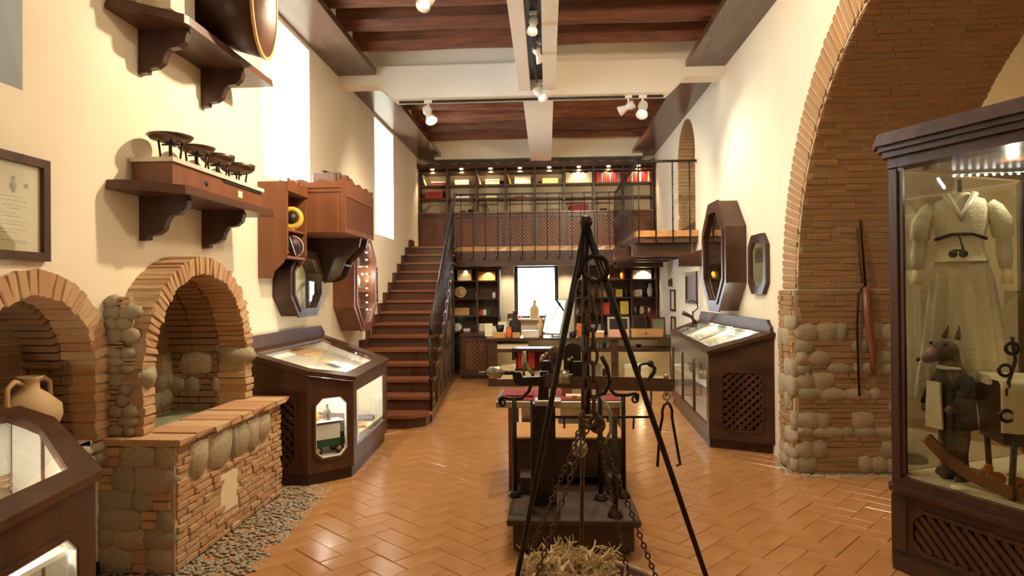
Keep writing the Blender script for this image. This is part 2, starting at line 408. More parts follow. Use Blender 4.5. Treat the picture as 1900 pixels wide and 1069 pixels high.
# cross beam with chamfered ends
q = [(L+.001,4.33),(L+.50,4.33),(L+.72,4.14),(R-.70,4.14),(R-.50,4.33),(R-.001,4.33),(R-.001,4.56),(L+.001,4.56)]
struct('trim_7', MB().prism(FB, q, 8.201, 8.469), WHITEP)
struct('trim_8', MB().box(L+.361,8.30,4.561, R-.281,8.469,CZ-.001), WHITEP)
struct('trim_9', MB().box(-.31,8.471,4.32, .11,13.74,4.60), WHITEP)
tb = struct('trim_10', MB().box(-.33,-3.9,4.20, -.19,8.199,4.60).box(-.03,-3.9,4.20, .125,8.199,4.60), WHITEP)
part('track_channel', MB().box(-.189,-3.8,4.34,-.031,8.198,4.38), BLACK, tb, 'black lighting track in the slot')
struct('trim_11', MB().box(L+.36, 13.30, 4.40, R-.28, 13.745, CZ-.001), PLASTER)
# joists
def joist(y, seed):
    rnd = random.Random(seed); mb = MB(); n = 26; x0, x1 = L+.365, R-.285; k = 12; P = []
    dy = rnd.uniform(-.03,.03); ph = [rnd.uniform(0,6) for _ in range(6)]
    for i in range(n+1):
        x = x0+(x1-x0)*i/n
        for j in range(k):
            g = 2*PI*j/k; cx, cz = math.cos(g), math.sin(g)
            rr = 1/max(abs(cx), abs(cz))**.55
            wob = 1+.05*math.sin(x*1.7+ph[0]+j)+.035*math.sin(x*4.1+ph[j % 6])
            P.append(V((x, y+dy*math.sin(x+ph[1])+.135*cx*rr*wob, 4.765+.145*cz*rr*wob+.012*math.sin(x*1.3+ph[2]))))
    fs = [(i*k+j, (i+1)*k+j, (i+1)*k+(j+1) % k, i*k+(j+1) % k) for i in range(n) for j in range(k)]
    mb.add(P, fs, False); mb.f += [tuple(reversed(range(k))), tuple(n*k+j for j in range(k))]; mb.sm += [False]*2
    return mb
jy = [7.78-.60*i for i in range(12)] + [8.95, 9.75, 10.45, 11.15, 11.85, 12.55]
for i, y in enumerate(jy): part('ceiling_joist', joist(y, i), JOIST, bpy.data.objects['ceiling'])
# ---- floor : diagonal herringbone terracotta
fl = struct('floor', MB().box(L-.55,-4.2,-.12, 7.4,14.1,-.012), GROUT)
def tile_mesh():
    mb = MB(); c = .0035; l, w_ = .3175, .1575
    P = []
    for z, k in ((-.012, 0), (-.004, 0), (0, c)):
        P += [V((-l/2+k,-w_/2+k,z)), V((l/2-k,-w_/2+k,z)), V((l/2-k,w_/2-k,z)), V((-l/2+k,w_/2-k,z))]
    fs = [(8,9,10,11)]
    for q in range(2):
        for i in range(4): fs.append((q*4+i, q*4+(i+1) % 4, q*4+4+(i+1) % 4, q*4+4+i))
    mb.add(P, fs); me = mb.mesh('tile', V((0,0,0))); me.materials.append(TERRA); return me, mb
tme, tmb = tile_mesh()
a_ = .16; cand = []
for i in range(-110, 111):
    for j in range(-110, 111):
        s_ = (i - j) % 4
        if s_ == 0: c0 = ((i+1)*a_, (j+.5)*a_, 0)          # horizontal brick covering (i,j),(i+1,j)
        elif s_ == 3: c0 = ((i+.5)*a_, (j+1)*a_, PI/2)    # vertical brick covering (i,j),(i,j+1)
        else: continue
        x, y = c0[0], c0[1]; ca = math.cos(PI/4+.06); sa = math.sin(PI/4+.06)
        X_, Y_ = x*ca-y*sa, x*sa+y*ca+5
        if -3.0 < X_ < 7.1 and -2 < Y_ < 13.7: cand.append((X_, Y_, c0[2]+PI/4+.06))
def infloor(x, y):
    if x > R: return abs(y-AC) < AR+2.5 or x > 3.55
    if x < L+.03: return False
    if x < -1.93-.05*(y-5) and 3.6 < y < 5.35: return False
    return True
cand = [c for c in cand if infloor(c[0], c[1])]
def seen(c):
    d = V((c[0], c[1], 0))-CP; z = d.dot(cf)
    return z > .3 and abs(d.dot(cr)/z) < .82 and -d.dot(cu)/z < .46
vis = sorted([c for c in cand if seen(c) and c[0] < 2.4], key=lambda c: c[0]**2+c[1]**2)
rest = MB(); rr_ = random.Random(3)
tids = set(vis[:300])
for c in cand:
    M = Matrix.Translation((c[0], c[1], rr_.uniform(-.002, .0015))) @ Matrix.Rotation(c[2]+rr_.uniform(-.006,.006), 4, 'Z') @ Matrix.Rotation(rr_.uniform(-.007,.007), 4, 'X') @ Matrix.Rotation(rr_.uniform(-.004,.004), 4, 'Y')
    if c in tids:
        o = bpy.data.objects.new('tile', tme); COL.objects.link(o); o.parent = fl; o.matrix_local = M
    else: rest.add([M @ v for v in tmb.v], tmb.f)
part('tile_field', rest, TERRA, fl, kind='stuff')
pb = MB(); rr_ = random.Random(9)
for k in range(1300):
    y = rr_.uniform(3.60, 5.5); x = rr_.uniform(-2.24, -1.80-.05*(y-5))
    if y < 3.72: x = rr_.uniform(-2.66, -1.85)
    pb.ball((x, y, -.004), rr_.uniform(.010,.018), 6, 4, rr_.uniform(.8,1.4), rr_.uniform(.8,1.2), .45)
part('pebble_paving', pb, PEBBLE, fl, 'grey pebble paving along the brick well', kind='stuff')
# ---- great brick arch: ring, soffit, stone foot
va = thing('wall_arch_vault', None, None, (R, AC+AR, 0), kind='structure')
def ring(r, n0, n1, N, x0, x1, key, dr, parent, bulk=None):
    for i in range(n0, n1):
        g = PI*(i+.5)/N; d = V((0, math.cos(g), math.sin(g))); tan = V((0, -math.sin(g), math.cos(g)))
        c = V(((x0+x1)/2, AC, AZ)) + d*(r+dr/2)
        F = Fr(c, (1,0,0), tan, d)
        piece('brick', key, F, c, (x1-x0, PI*r/N-.010, dr-.006), parent, bulk)
va2 = thing('trim_12', None, None, (R, AC+AR, 0), kind='structure')
def half_ring(F, c, zs, r0, r1, w0, w1, n=40):
    q = [(c+r1*math.cos(PI*i/n), zs+r1*math.sin(PI*i/n)) for i in range(n+1)] + [(c+r0*math.cos(PI*i/n), zs+r0*math.sin(PI*i/n)) for i in range(n, -1, -1)]
    return MB().prism(F, q, w0, w1)
part('mortar', half_ring(FL, AC, AZ, AR+.012, AR+.33, R-.008, R-.001), MORTAR, va2)
ring(AR+.006, 0, 70, 112, R-.016, R+.12, 'vault', .33, va2)
bulk = MB(); ring(AR+.006, 70, 112, 112, R-.016, R+.12, 'vault', .33, va2, bulk); part('brickwork', bulk, BRICK, va2, kind='stuff')
bulk = MB(); NC = 124; cnt = 0; rr_ = random.Random(11)
for i in range(0, NC):
    g = PI*(i+.5)/NC; d = V((0, math.cos(g), math.sin(g))); tan = V((0, -math.sin(g), math.cos(g)))
    x = R+.001 - rr_.uniform(0, .2)
    while x < R+1.25:
        l = rr_.uniform(.15, .27); a = max(x, R); b = min(x+l, R+1.25)
        if b-a > .04:
            rr = AR + rr_.uniform(-.005,.003); c = V(((a+b)/2, AC, AZ)) + d*(rr+.020); F = Fr(c, (1,0,0), tan, d)
            piece('brick', 'vault', F, c, (b-a-.008, PI*AR/NC-.010, .07), va, None if (cnt < 300) else bulk); cnt += 1
        x += l
part('brickwork', bulk, BRICK, va, kind='stuff')
P = []; nn_ = 60; mo = MB()
for i in range(nn_+1):
    g = PI*i/nn_
    for x in (R+.004, R+1.249): P.append(V((x, AC+(AR-.006)*math.cos(g), AZ+(AR-.006)*math.sin(g))))
mo.add(P, [(2*i, 2*i+1, 2*i+3, 2*i+2) for i in range(nn_)], True); part('mortar', mo, MORTAR, va)
# foot of the arch (jamb facing the camera) : brick above 1.35, stones below
FJ = Fr((R, AC+AR, 0), (1,0,0), (0,0,1), (0,-1,0))
ft = thing('trim_13', None, None, (R, AC+AR, 0), kind='structure')
part('mortar', MB().fbox(FJ, -.035, 1.25, 0, 1.64, 0, .034).box(R-.046, AC+AR-.03, 0, R-.001, AC+AR+.33, 1.64), MORTAR, ft)
lay(ft, FJ, -.02, 1.25, .02, 1.62, lambda u, v: True, 'vault', .048, .21, .06, lambda u, v: .62 if v < 1.36 else 0, 300, None, wb=.045, bigr=(.06,.145))
FE = Fr((R-.028, AC+AR+.33, 0), (0,-1,0), (0,0,1), (-1,0,0))
lay(ft, FE, 0, .36, .02, 1.64, lambda u, v: True, 'vault', .048, .17, .05, lambda u, v: .75 if v < 1.33 else 0, 300, None, wb=.03)
# pebble strip at the foot
pb = MB()
for k in range(260):
    x = rr_.uniform(R-.02, R+1.3); y = AC+AR-.05-rr_.uniform(0, .09)
    pb.ball((x, y, 0), rr_.uniform(.010,.020), 6, 4, 1.2, 1, .6)
for k in range(60):
    pb.ball((R-.06-rr_.uniform(0,.05), AC+AR+.33-rr_.uniform(0,.4), 0), rr_.uniform(.010,.020), 6, 4, 1.2, 1, .6)
part('pebble_edging', pb, PEBBLE, ft, kind='stuff')
# small arched opening by the landing, brick jamb
so = thing('trim_14', None, None, (R, 11.2, 2.55), kind='structure')
FS = Fr((R, 11.2, 0), (1,0,0), (0,0,1), (0,-1,0))
lay(so, FS, 0, .9, 2.56, 3.75, lambda u, v: True, 'vault', .06, .22, .05, budget=120, wb=.02)
for i in range(0, 16):
    g = PI*(i+.5)/32; d = V((0, math.cos(g), math.sin(g))); tan = V((0,-math.sin(g),math.cos(g)))
    for x0 in (R, R+.25, R+.5):
        c = V((x0+.12, 10.55, 3.75))+d*.625; piece('brick', 'vault', Fr(c,(1,0,0),tan,d), c, (.235, .054, .05), so)
part('recess_back', MB().box(R+.9, 9.8, 2.5, R+.95, 11.3, 4.5), PLASTER, so)
# ---- near niche (left wall)
FN = FX(L)
def stonefill(parent, F, u0, u1, v0, v1, inside, size=.11, dep=.07, wb=.03, seed=1):
    r = random.Random(seed); v = v0
    while v < v1:
        h = r.uniform(size*.6, size*1.1); u = u0
        while u < u1:
            l = r.uniform(size*.8, size*1.7)
            if inside(u+l/2, v+h/2):
                if r.random() < .7: piece('stone', 'stone', F, F.p(u+l/2, v+h/2, wb-dep*.45), (l+.012, h+.012, dep*1.7), parent)
                else:
                    for q in (.27, .75): piece('brick', 'tan', F, F.p(u+l/2, v+h*q, wb-dep*.4), (l-.01, h/2-.01, dep), parent)
            u += l
        v += h
def soffit(parent, c, zs, r, x0, x1, nb):
    for i in range(nb):
        g = PI*(i+.5)/nb; d = V((0, math.cos(g), math.sin(g))); tan = V((0, -math.sin(g), math.cos(g)))
        cc = V(((x0+x1)/2, c, zs)) + d*(r+.02+random.uniform(-.006,.004))
        piece('brick', 'niche', Fr(cc,(1,0,0),tan,d), cc, (x1-x0-.01, PI*r/nb-.008, .05), parent)
def arch_work(name_loc, c, zs, r, zb, x0, x1, dr, nb, zstone, parent, jw):
    for i in range(nb):
        g = PI*(i+.5)/nb; d = V((0, math.cos(g), math.sin(g))); tan = V((0, -math.sin(g), math.cos(g)))
        j = random.uniform(-.008,.008); cc = V(((x0+x1)/2+j, c, zs)) + d*(r+dr/2+random.uniform(-.006,.006))
        piece('brick', 'tan', Fr(cc,(1,0,0),tan,d), cc, (x1-x0, PI*(r+dr*.4)/nb-.009, dr-.004), parent)
    for sg in (-1, 1):
        z = zb
        while z < zs-.02:
            if any(abs(z-a) < .05 for a in zstone): h = .13; k = 'stone'
            else: h = .056; k = 'tan'
            y = c+sg*(r+jw/2+random.uniform(-.006,.01))
            cc = V(((x0+x1)/2+random.uniform(-.01,.006), y, z+h/2))
            piece('stone' if k == 'stone' else 'brick', k, Fr(cc,(1,0,0),(0,0,1),(0,-1,0)), cc, ((x1-x0)*(1.25 if k == 'stone' else 1), h-(.010 if k == 'tan' else -.02), jw*(1.3 if k == 'stone' else 1)*random.uniform(.9,1.06)), parent)
            z += h
n1 = thing('trim_15', None, None, (L, 3.22, .8), kind='structure')
arch_work('n1', 3.22, 1.22, .425, .79, L-.17, L+.03, .14, 26, (), n1, .14)
part('mortar', MB().box(L-.50,2.7,.7, L-.392,3.75,1.75).prism(FL, arch_pts(3.22,1.22,.565,.79)+arch_pts(3.22,1.22,.439,.79)[::-1], L-.16, L+.018), MORTAR, n1)
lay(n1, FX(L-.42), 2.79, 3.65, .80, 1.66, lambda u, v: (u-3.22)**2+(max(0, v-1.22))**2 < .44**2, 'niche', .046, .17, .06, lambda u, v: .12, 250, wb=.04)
# niche reveal (far jamb and soffit of the near niche)
FJ1 = Fr((L-.42, 3.655, 0), (1,0,0), (0,0,1), (0,-1,0))
lay(n1, FJ1, 0, .31, .80, 1.25, lambda u, v: True, 'niche', .052, .15, .05, budget=60, wb=.015)
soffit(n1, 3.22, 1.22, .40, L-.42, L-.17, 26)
part('sill', MB().box(L-.42, 2.80, .70, L+.0, 3.64, .806), MORTAR, n1, 'rough mortar sill')
stonefill(n1, FX(L), 2.9, 3.90, .30, .80, lambda u, v: v > .80-(3.92-u)*.95 and v < .79 and u > 2.9 and v > .38, .10, .07, .02, 4)
# rough stones between the two arches
stonefill(n1, FX(L), 3.76, 3.95, .78, 1.60, lambda u, v: (u-3.22)**2+(max(0,v-1.22))**2 > .60**2 and u < 3.90, .085, .06, .012, 8)
stonefill(n1, Fr((L, 3.790, 0),(1,0,0),(0,0,1),(0,-1,0)), .01, .11, .80, 1.60, lambda u, v: True, .07, .045, .018, 12)
# ---- brick well: projecting arch over a walled basin
wt = thing('brick_well', 'projecting brick arch over a low walled basin with stone and brick front', 'well', (-2.45, 4.5, 0))
arch_work('w', 4.51, 1.19, .60, .80, L+.002, L+.232, .125, 46, (1.13,), wt, .125)
part('mortar', MB().box(L-.50,3.8,.5, L-.392,5.2,1.9).prism(FL, arch_pts(4.51,1.19,.718,.74)+arch_pts(4.51,1.19,.614,.74)[::-1], L+.003, L+.220), MORTAR, wt)
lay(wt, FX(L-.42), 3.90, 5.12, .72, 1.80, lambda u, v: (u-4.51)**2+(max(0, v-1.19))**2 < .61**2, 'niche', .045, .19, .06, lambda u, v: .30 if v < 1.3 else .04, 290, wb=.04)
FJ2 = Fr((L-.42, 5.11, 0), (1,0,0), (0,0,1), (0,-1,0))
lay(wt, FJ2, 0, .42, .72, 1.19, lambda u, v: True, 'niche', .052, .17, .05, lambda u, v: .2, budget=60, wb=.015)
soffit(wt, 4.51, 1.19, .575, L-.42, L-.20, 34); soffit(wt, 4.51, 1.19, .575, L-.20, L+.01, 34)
part('basin', MB().box(L-.42, 3.93, .58, L+.20, 5.09, .70), BASIN, wt, 'greenish stone basin floor')
part('core', MB().box(L+.002, 3.716, 0, -2.212, 5.20, .745), MORTAR, wt)
FP = Fr((-2.235, 0, 0), (0,1,0), (0,0,1), (1,0,0))
pf = thing('parapet_wall', 'low tan brick parapet with fieldstones and a blocked slot in front of the brick arch', 'wall', (-2.3, 4.5, 0))
def pin(u, v): return not (4.24 < u < 4.50 and .15 < v < .43) and not (v > .50 and (u-3.85) > 0 and u < 5.0)
lay(pf, FP, 3.725, 5.235, .005, .74, pin, 'tan', .043, .155, .06, lambda u, v: .0, 300, wb=.035)
# row of big field stones under the cap
u = 3.87
for l, h in ((.20,.21),(.33,.24),(.05,.2),(.19,.22),(.16,.21),(.20,.17)):
    piece('stone', 'stone', FP, FP.p(u+l/2, .62, -.005), (l+.03, h+.03, .13), pf); u += l
stf = MB().prism(FP, [(4.25,.16),(4.49,.16),(4.49,.42),(4.25,.42)], -.01, .028)
part('blocked_slot', stf, CREAMC, pf, 'flat pale slab closing the ash slot')
FS2 = Fr((L, 3.735, 0), (1,0,0), (0,0,1), (0,-1,0))
lay(pf, FS2, .0, .44, .005, .75, lambda u, v: True, 'tan', .050, .15, .05, lambda u, v: .92, 200, wb=.03, bigr=(.07,.15))
FS3 = Fr((L, 5.23, 0), (1,0,0), (0,0,1), (0,1,0))
lay(pf, FS3, .0, .44, .005, .75, lambda u, v: True, 'tan', .050, .15, .05, budget=120, wb=.0)
# cap tiles
cap = thing('parapet_cap', 'row of flat terracotta slabs capping the parapet of the brick well', 'cap', (-2.3, 4.5, .75))
y = 3.69
while y < 5.27:
    l = random.uniform(.16, .24); b = min(y+l, 5.28)
    c = V((-2.335, (y+b)/2, .775+random.uniform(-.003,.003))); piece('tile', 'tan', Fr(c,(1,0,0),(0,0,1),(0,-1,0)), c, (.36, .042, b-y-.004), cap); y = b
c = V((-2.59, 3.80, .775)); piece('tile', 'tan', Fr(c,(1,0,0),(0,0,1),(0,-1,0)), c, (.15, .042, .22), cap)
# ================================================================== STAIRS, GALLERY, RAILINGS
H = 2.54; Y0 = 7.74; RUN = .336; RI = H/15
def xr(y): return -1.44 - .072*(y-7.8)
st = thing('staircase', 'dark brown wooden staircase climbing along the left wall to the gallery', 'staircase', (-2.1, 7.8, 0))
for k in range(15):
    y = Y0+RUN*k; z = RI*(k+1); y1 = y+RUN+.03 if k < 14 else 12.72
    F = Fr((0,0,0), (1,0,0), (0,1,0), (0,0,1))
    if k == 0: q = [(L+.05,y-.05),(-1.66,y-.05),(-1.46,y+.12),(-1.44,y1),(L+.05,y1)]
    else: q = [(L+.05,y-.03),(xr(y),y-.03),(xr(y1),y1),(L+.05,y1)]
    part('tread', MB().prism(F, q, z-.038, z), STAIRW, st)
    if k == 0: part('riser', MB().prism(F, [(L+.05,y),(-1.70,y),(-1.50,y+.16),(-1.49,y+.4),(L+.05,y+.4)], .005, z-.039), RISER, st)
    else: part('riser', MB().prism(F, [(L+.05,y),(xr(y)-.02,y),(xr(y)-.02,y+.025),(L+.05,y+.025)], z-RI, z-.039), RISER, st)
q = [(Y0-.02, .02)]
for k in range(15): q += [(Y0-.05+RUN*k, RI*(k+1)+.13), (Y0-.05+RUN*(k+1), RI*(k+1)+.13)]
q += [(12.70, 2.2), (12.70, 1.9), (8.0, .02)]
part('stringer', MB().prism(FX(L), q, .002, .048), RISER, st)
# open side under the stairs : glazed bottle rack
d = V((xr(12.2)-xr(8.15), 4.05, 0)); FG = Fr((xr(8.15)-.01, 8.15, 0), d, (0,0,1), (1, -(xr(12.2)-xr(8.15))/4.05, 0))
def zt(u): return .505*(u+.30)
LL = d.length
sp = MB().prism(FG, [(0,0),(LL,0),(LL,zt(LL)),(0,zt(0))], -.03, 0, [[(.09,.13),(.09,zt(.09)-.05),(LL-.06,zt(LL-.06)-.05),(LL-.06,.13)]])
part('side_frame', sp, RISER, st)
part('side_glass', MB().prism(FG, [(.09,.13),(LL-.06,.13),(LL-.06,zt(LL-.06)-.05),(.09,zt(.09)-.05)], -.018, -.014), GLASS, st, 'glass pane closing the space under the stairs')
for u in (.8, 1.55, 2.3, 3.1): part('side_post', MB().fbox(FG, u-.025, u+.025, .13, zt(u)-.05, -.026, .008), RISER, st)
for z in (.68, 1.15): part('rack_shelf', MB().fbox(FG, max(.12, z/.505-.18), LL-.07, z, z+.02, -.35, -.04), STEEL, st)
part('rack_back', MB().prism(FG, [(.1,.02),(LL-.07,.02),(LL-.07,zt(LL)-.25),(.1,.06)], -.42, -.40), RISER, st)
b0 = solo('wine_bottle', MB().lathe((0,0,0), [(0,0),(.036,0),(.038,.02),(.038,.19),(.030,.22),(.014,.25),(.013,.31),(.016,.312),(.016,.325),(0,.325)], 12), BOTTLE, 'green glass bottle standing in the glazed rack under the stairs', 'bottle', 'bottles in the rack under the stairs')
first = True; ORDB = 'first second third fourth fifth sixth seventh eighth ninth tenth eleventh twelfth thirteenth fourteenth fifteenth sixteenth seventeenth eighteenth nineteenth twentieth twenty-first twenty-second'.split()
for z, us in ((.02, [.95+.13*i for i in range(22)]), (.702, [1.55+.14*i for i in range(16)]), (1.172, [2.4+.14*i for i in range(10)])):
    kb_ = 0
    for u in us:
        if z+.34 > zt(u)-.05: continue
        p = FG.p(u, 0, -.16); lb_ = 'green bottle on the %s row of the stair rack, %s from the camera end' % ('floor' if z < .1 else 'middle' if z < 1 else 'top', ORDB[kb_]); kb_ += 1
        if first: b0.location = (p.x, p.y, z); b0['label'] = lb_; first = False
        else: dup(b0, None, (p.x, p.y, z), 0, lb_)
light('POINT', (xr(10.6)-.28, 10.6, 1.0), 9, (.9,1,.6), .01, name='rack_fill_light'); light('POINT', (xr(9.4)-.28, 9.4, .55), 5, (.9,1,.6), .01, name='rack_fill_light')  # greenish fill added inside the rack so the bottles show
def baluster(mb, x, y, z0, z1, r=.009):
    mb.tube([(x,y,z0),(x,y,z1)], r, 5)
    n = max(2, int((z1-z0)/.16))
    for i in range(1, n): mb.ball((x, y, z0+(z1-z0)*i/n), r*1.55, 5, 3, rz=1.6)
    return mb
sr = thing('stair_railing', 'black wrought iron stair railing with dark handrail on the right of the steps', 'railing', (xr(8), 8.0, 0))
hz = lambda y: 1.22 + .508*(y-8.0)
part('handrail', MB().tube([(xr(8.0)+.01,8.0,hz(8.0)-.10),(xr(8.0),8.0,hz(8.0)),(xr(12.66),12.66,hz(12.66))], .026, 8), IRON, sr)
part('newel', MB().tube([(xr(8),8.02,.17),(xr(8),8.02,.55),(xr(8)-.02,7.98,hz(8.0)-.1)], .018, 8).ball((xr(8),8.02,.55), .035), IRON, sr)
for k in range(1, 15):
    for o_ in (.08, .245):
        y = Y0+RUN*k+o_-.0
        if y < 12.62: part('baluster', baluster(MB(), xr(y)-.025, y, RI*(k+1)+.002, hz(y), .0065), IRON, sr)
gf = struct('floor_gallery', MB().box(L+.001,12.74,2.30,1.34,13.74,2.44).box(1.345,9.74,2.36,R-.001,13.74,2.44), RISER)
# terracotta slabs on the gallery floor edge and field
x = -1.74
FT = Fr((0,0,0))
tb_ = [unit_mesh('slab', TERRA, 'brick', 80)]; UN['slab'] = tb_
while x < 1.30:
    c = V((x+.12, 12.80, 2.49)); piece('tile', 'slab', FT, c, (.236,.098,.26), gf); x += .24
part('tile_field', MB().box(L+.01,12.935,2.441,1.34,13.73,2.535).box(1.46,9.98,2.441,R-.01,13.73,2.535), TERRA, gf, kind='stuff')
y = 9.98
while y < 12.6:
    c = V((1.40, y+.12, 2.49)); piece('tile', 'slab', FT, c, (.115,.098,.236), gf); y += .24
x = 1.34
while x < 2.2:
    c = V((x+.115, 9.84, 2.49)); piece('tile', 'slab', FT, c, (.226,.098,.27), gf); x += .23
eb = MB().box(-1.79,12.66,2.15,1.34,12.78,2.44).box(1.30,12.66,2.1,R-.002,12.80,2.36)
part('edge_beam', eb, WOODH, gf)
for yy, xx in ((9.95, 1.30), (10.85, 1.12), (11.75, 1.0)): part('cross_beam', MB().box(xx,yy-.10,2.16,R-.08,yy+.10,2.355), WOODH, gf)
part('side_beam', MB().box(1.34,9.72,2.365,1.42,12.7,2.435), WOODY, gf)
gr = thing('gallery_railing', 'black wrought iron railing along the front edge of the gallery', 'railing', (0, 12.68, 2.5))
part('handrail', MB().box(xr(12.66),12.665,3.555,1.36,12.705,3.585), IRON, gr)
x = -1.68
while x < 1.3:
    mb = baluster(MB(), x, 12.64, 2.34, 3.56, .007); mb.tube([(x,12.64,2.36),(x,12.63,2.30),(x-.03,12.62,2.27),(x-.05,12.62,2.30),(x-.03,12.62,2.33)], .007, 5)
    part('baluster', mb, IRON, gr); x += .242
lr = thing('landing_railing', 'black iron railing of close twisted bars around the landing on the right', 'railing', (1.36, 9.7, 2.5))
part('handrail', MB().tube([(1.37,12.66,3.57),(1.37,9.72,3.57),(R-.02,9.72,3.57)], .020, 8), IRON, lr)
y = 9.82
while y < 12.6: part('baluster', baluster(MB(), 1.31, y, 2.36, 3.56, .006), IRON, lr); y += .16
for x in (1.37, 1.62, 1.87, 2.12): part('baluster', baluster(MB(), x, 9.69, 2.36, 3.56, .010), IRON, lr)
# wooden bracket shelf under the landing on the right wall
solo('bracket_board', MB().prism(Fr((0,9.25,0),(1,0,0),(0,0,1),(0,1,0)), [(1.86,1.99),(1.86,2.09),(1.95,2.14),(R-.002,2.24),(R-.002,1.99)], 0, .30), WOODH, 'dark curved wooden corbel on the right wall under the landing', 'corbel')
solo('wall_plank', MB().prism(Fr((0,0,0),(1,0,0),(0,0,1),(0,1,0)), [(2.0,2.545),(R-.003,2.545),(R-.003,2.68),(2.14,2.62)], 9.9, 10.2), WOODH, 'small dark wooden wedge on the landing against the right wall', 'wedge')
# ================================================================== UPPER BOOKCASE
YS = 13.35
bc = thing('upper_bookcase', 'long dark wooden bookcase with eight bays and lattice doors on the gallery', 'bookcase', (-.2, YS+.2, H))
X0, X1 = L+.01, 2.19; BW = (X1-X0)/8
part('back_panel', MB().box(X0,YS+.33,2.55,X1,YS+.35,4.28), SHELFBK, bc, 'pale back board of the open bays')
for i in range(9):
    x = X0+BW*i; part('upright', MB().box(max(x-.02,X0),YS,2.545,min(x+.02,X1),YS+.329,4.22), WALN, bc)
for i in range(8):
    a, b = X0+BW*i+.021, X0+BW*(i+1)-.021
    for z in (3.575, 3.855): part('shelf', MB().box(a,YS+.01,z,b,YS+.325,z+.025), WALN, bc)
    part('bay_rail', MB().box(a,YS+.01,4.12,b,YS+.325,4.16), WALN, bc)
    F = Fr((0, YS, 0), (1,0,0), (0,0,1), (0,-1,0))
    dr = part('door', MB().prism(F, [(a,2.56),(b,2.56),(b,3.26),(a,3.26)], -.02, .012, [[(a+.055,2.62),(a+.055,3.19),(b-.055,3.19),(b-.055,2.62)]]), WALN, bc)
    part('lattice', lattice(MB(), F, a+.056,b-.056,2.621,3.189,.075,.026,.010,-.008), REDW, dr)
    part('door_back', MB().box(a+.03,YS+.03,2.60,b-.03,YS+.04,3.22), BLACK, dr)
    xc = (a+b)/2
    part('lamp', MB().lathe((xc, YS-.03, 4.19), [(0,0),(.036,0),(.036,.016),(0,.016)], 12), BULB, bc, 'lit recessed lamp under the cornice')
    light('SPOT', (xc, YS-.03, 4.18), 26, WARM2, .02, (xc, YS+.12, 3.0), 110, .7, 'shelf_and_fill_light')
part('counter_edge', MB().box(X0,YS-.04,3.27,X1,YS+.325,3.30), STAIRW, bc)
part('cornice', MB().box(X0,YS-.10,4.203,X1,YS+.35,4.27), WOODH, bc)
F = Fr((0,YS-.10,0),(1,0,0),(0,0,1),(0,-1,0)); q = [(X0,4.24),(X1,4.24)]
n = 80
for i in range(n+1): q.append((X1-(X1-X0)*i/n, 4.30+.016*math.cos(2*PI*i/5)))
part('scalloped_trim', MB().prism(F, q, .001, .02), WALN, bc)
ORD = ['first','second','third','fourth','fifth','sixth','seventh','eighth','ninth','tenth','eleventh','twelfth','thirteenth','fourteenth','fifteenth','sixteenth','seventeenth','eighteenth','nineteenth','twentieth','twenty-first','twenty-second']
# ---- generic small exhibits
def exhibit(kind, x, y, z, w_, h, m, label, cat, group=None, d=None, m2=None):
    d = d or w_*.8
    if kind == 'box':
        t = thing(cat.replace(' ', '_'), label, cat, (x,y,z), group)
        part('body', MB().fbox(Fr((x,y,z)), -w_/2, w_/2, 0, h*.72, -d/2, d/2, .003), m, t)
        part('lid', MB().fbox(Fr((x,y,z)), -w_/2-.004, w_/2+.004, h*.725, h, -d/2-.004, d/2+.004, .003), m2 or m, t); return t
    if kind == 'block': return solo(cat.replace(' ', '_'), MB().fbox(Fr((x,y,z)), -w_/2, w_/2, 0, h, -d/2, d/2, .004), m, label, cat, group)
    if kind == 'jar': prof = [(0,0),(w_*.42,0),(w_*.5,h*.08),(w_*.5,h*.7),(w_*.36,h*.84),(w_*.36,h*.9),(w_*.42,h*.92),(w_*.42,h),(0,h)]
    elif kind == 'bottle': prof = [(0,0),(w_*.48,0),(w_*.5,h*.05),(w_*.5,h*.55),(w_*.2,h*.72),(w_*.17,h*.95),(w_*.22,h),(0,h)]
    elif kind == 'vase': prof = [(0,0),(w_*.3,0),(w_*.34,h*.05),(w_*.5,h*.4),(w_*.42,h*.65),(w_*.2,h*.82),(w_*.3,h),(w_*.24,h),(w_*.15,h*.82)]
    elif kind == 'bowl': prof = [(0,0),(w_*.2,0),(w_*.22,h*.12),(w_*.42,h*.5),(w_*.5,h),(w_*.46,h),(w_*.36,h*.5),(0,h*.2)]
    elif kind == 'mortar': prof = [(0,0),(w_*.34,0),(w_*.36,h*.1),(w_*.22,h*.25),(w_*.36,h*.5),(w_*.5,h),(w_*.42,h),(w_*.28,h*.5),(0,h*.35)]
    elif kind == 'plate':
        t = thing('plate', label, cat, (x,y,z), group)
        ax = V((0,-1,.22)).normalized(); c = V((x,y,z+w_/2))
        part('rim', MB().lathe(c, [(w_*.30,0),(w_*.5,.02),(w_*.49,.026),(w_*.30,.008)], 24, ax), m, t)
        part('well', MB().lathe(c, [(0,.002),(w_*.30,.0),(w_*.30,.01),(0,.010)], 24, ax), m2 or m, t); return t
    elif kind == 'frame':
        t = thing('framed_picture', label, cat, (x,y,z), group); F = Fr((x,y,z), (1,0,0), (0,.16,1), (0,-1,.16))
        b = min(w_, h)*.10
        part('frame', MB().prism(F, [(-w_/2,0),(w_/2,0),(w_/2,h),(-w_/2,h)], 0, .014, [[(-w_/2+b,b),(-w_/2+b,h-b),(w_/2-b,h-b),(w_/2-b,b)]]), m, t)
        part('picture', MB().fbox(F, -w_/2+b, w_/2-b, b, h-b, .002, .006), m2 or CREAMC, t); return t
    return solo(cat.replace(' ', '_'), MB().lathe((x,y,z), prof, 16), m, label, cat, group)
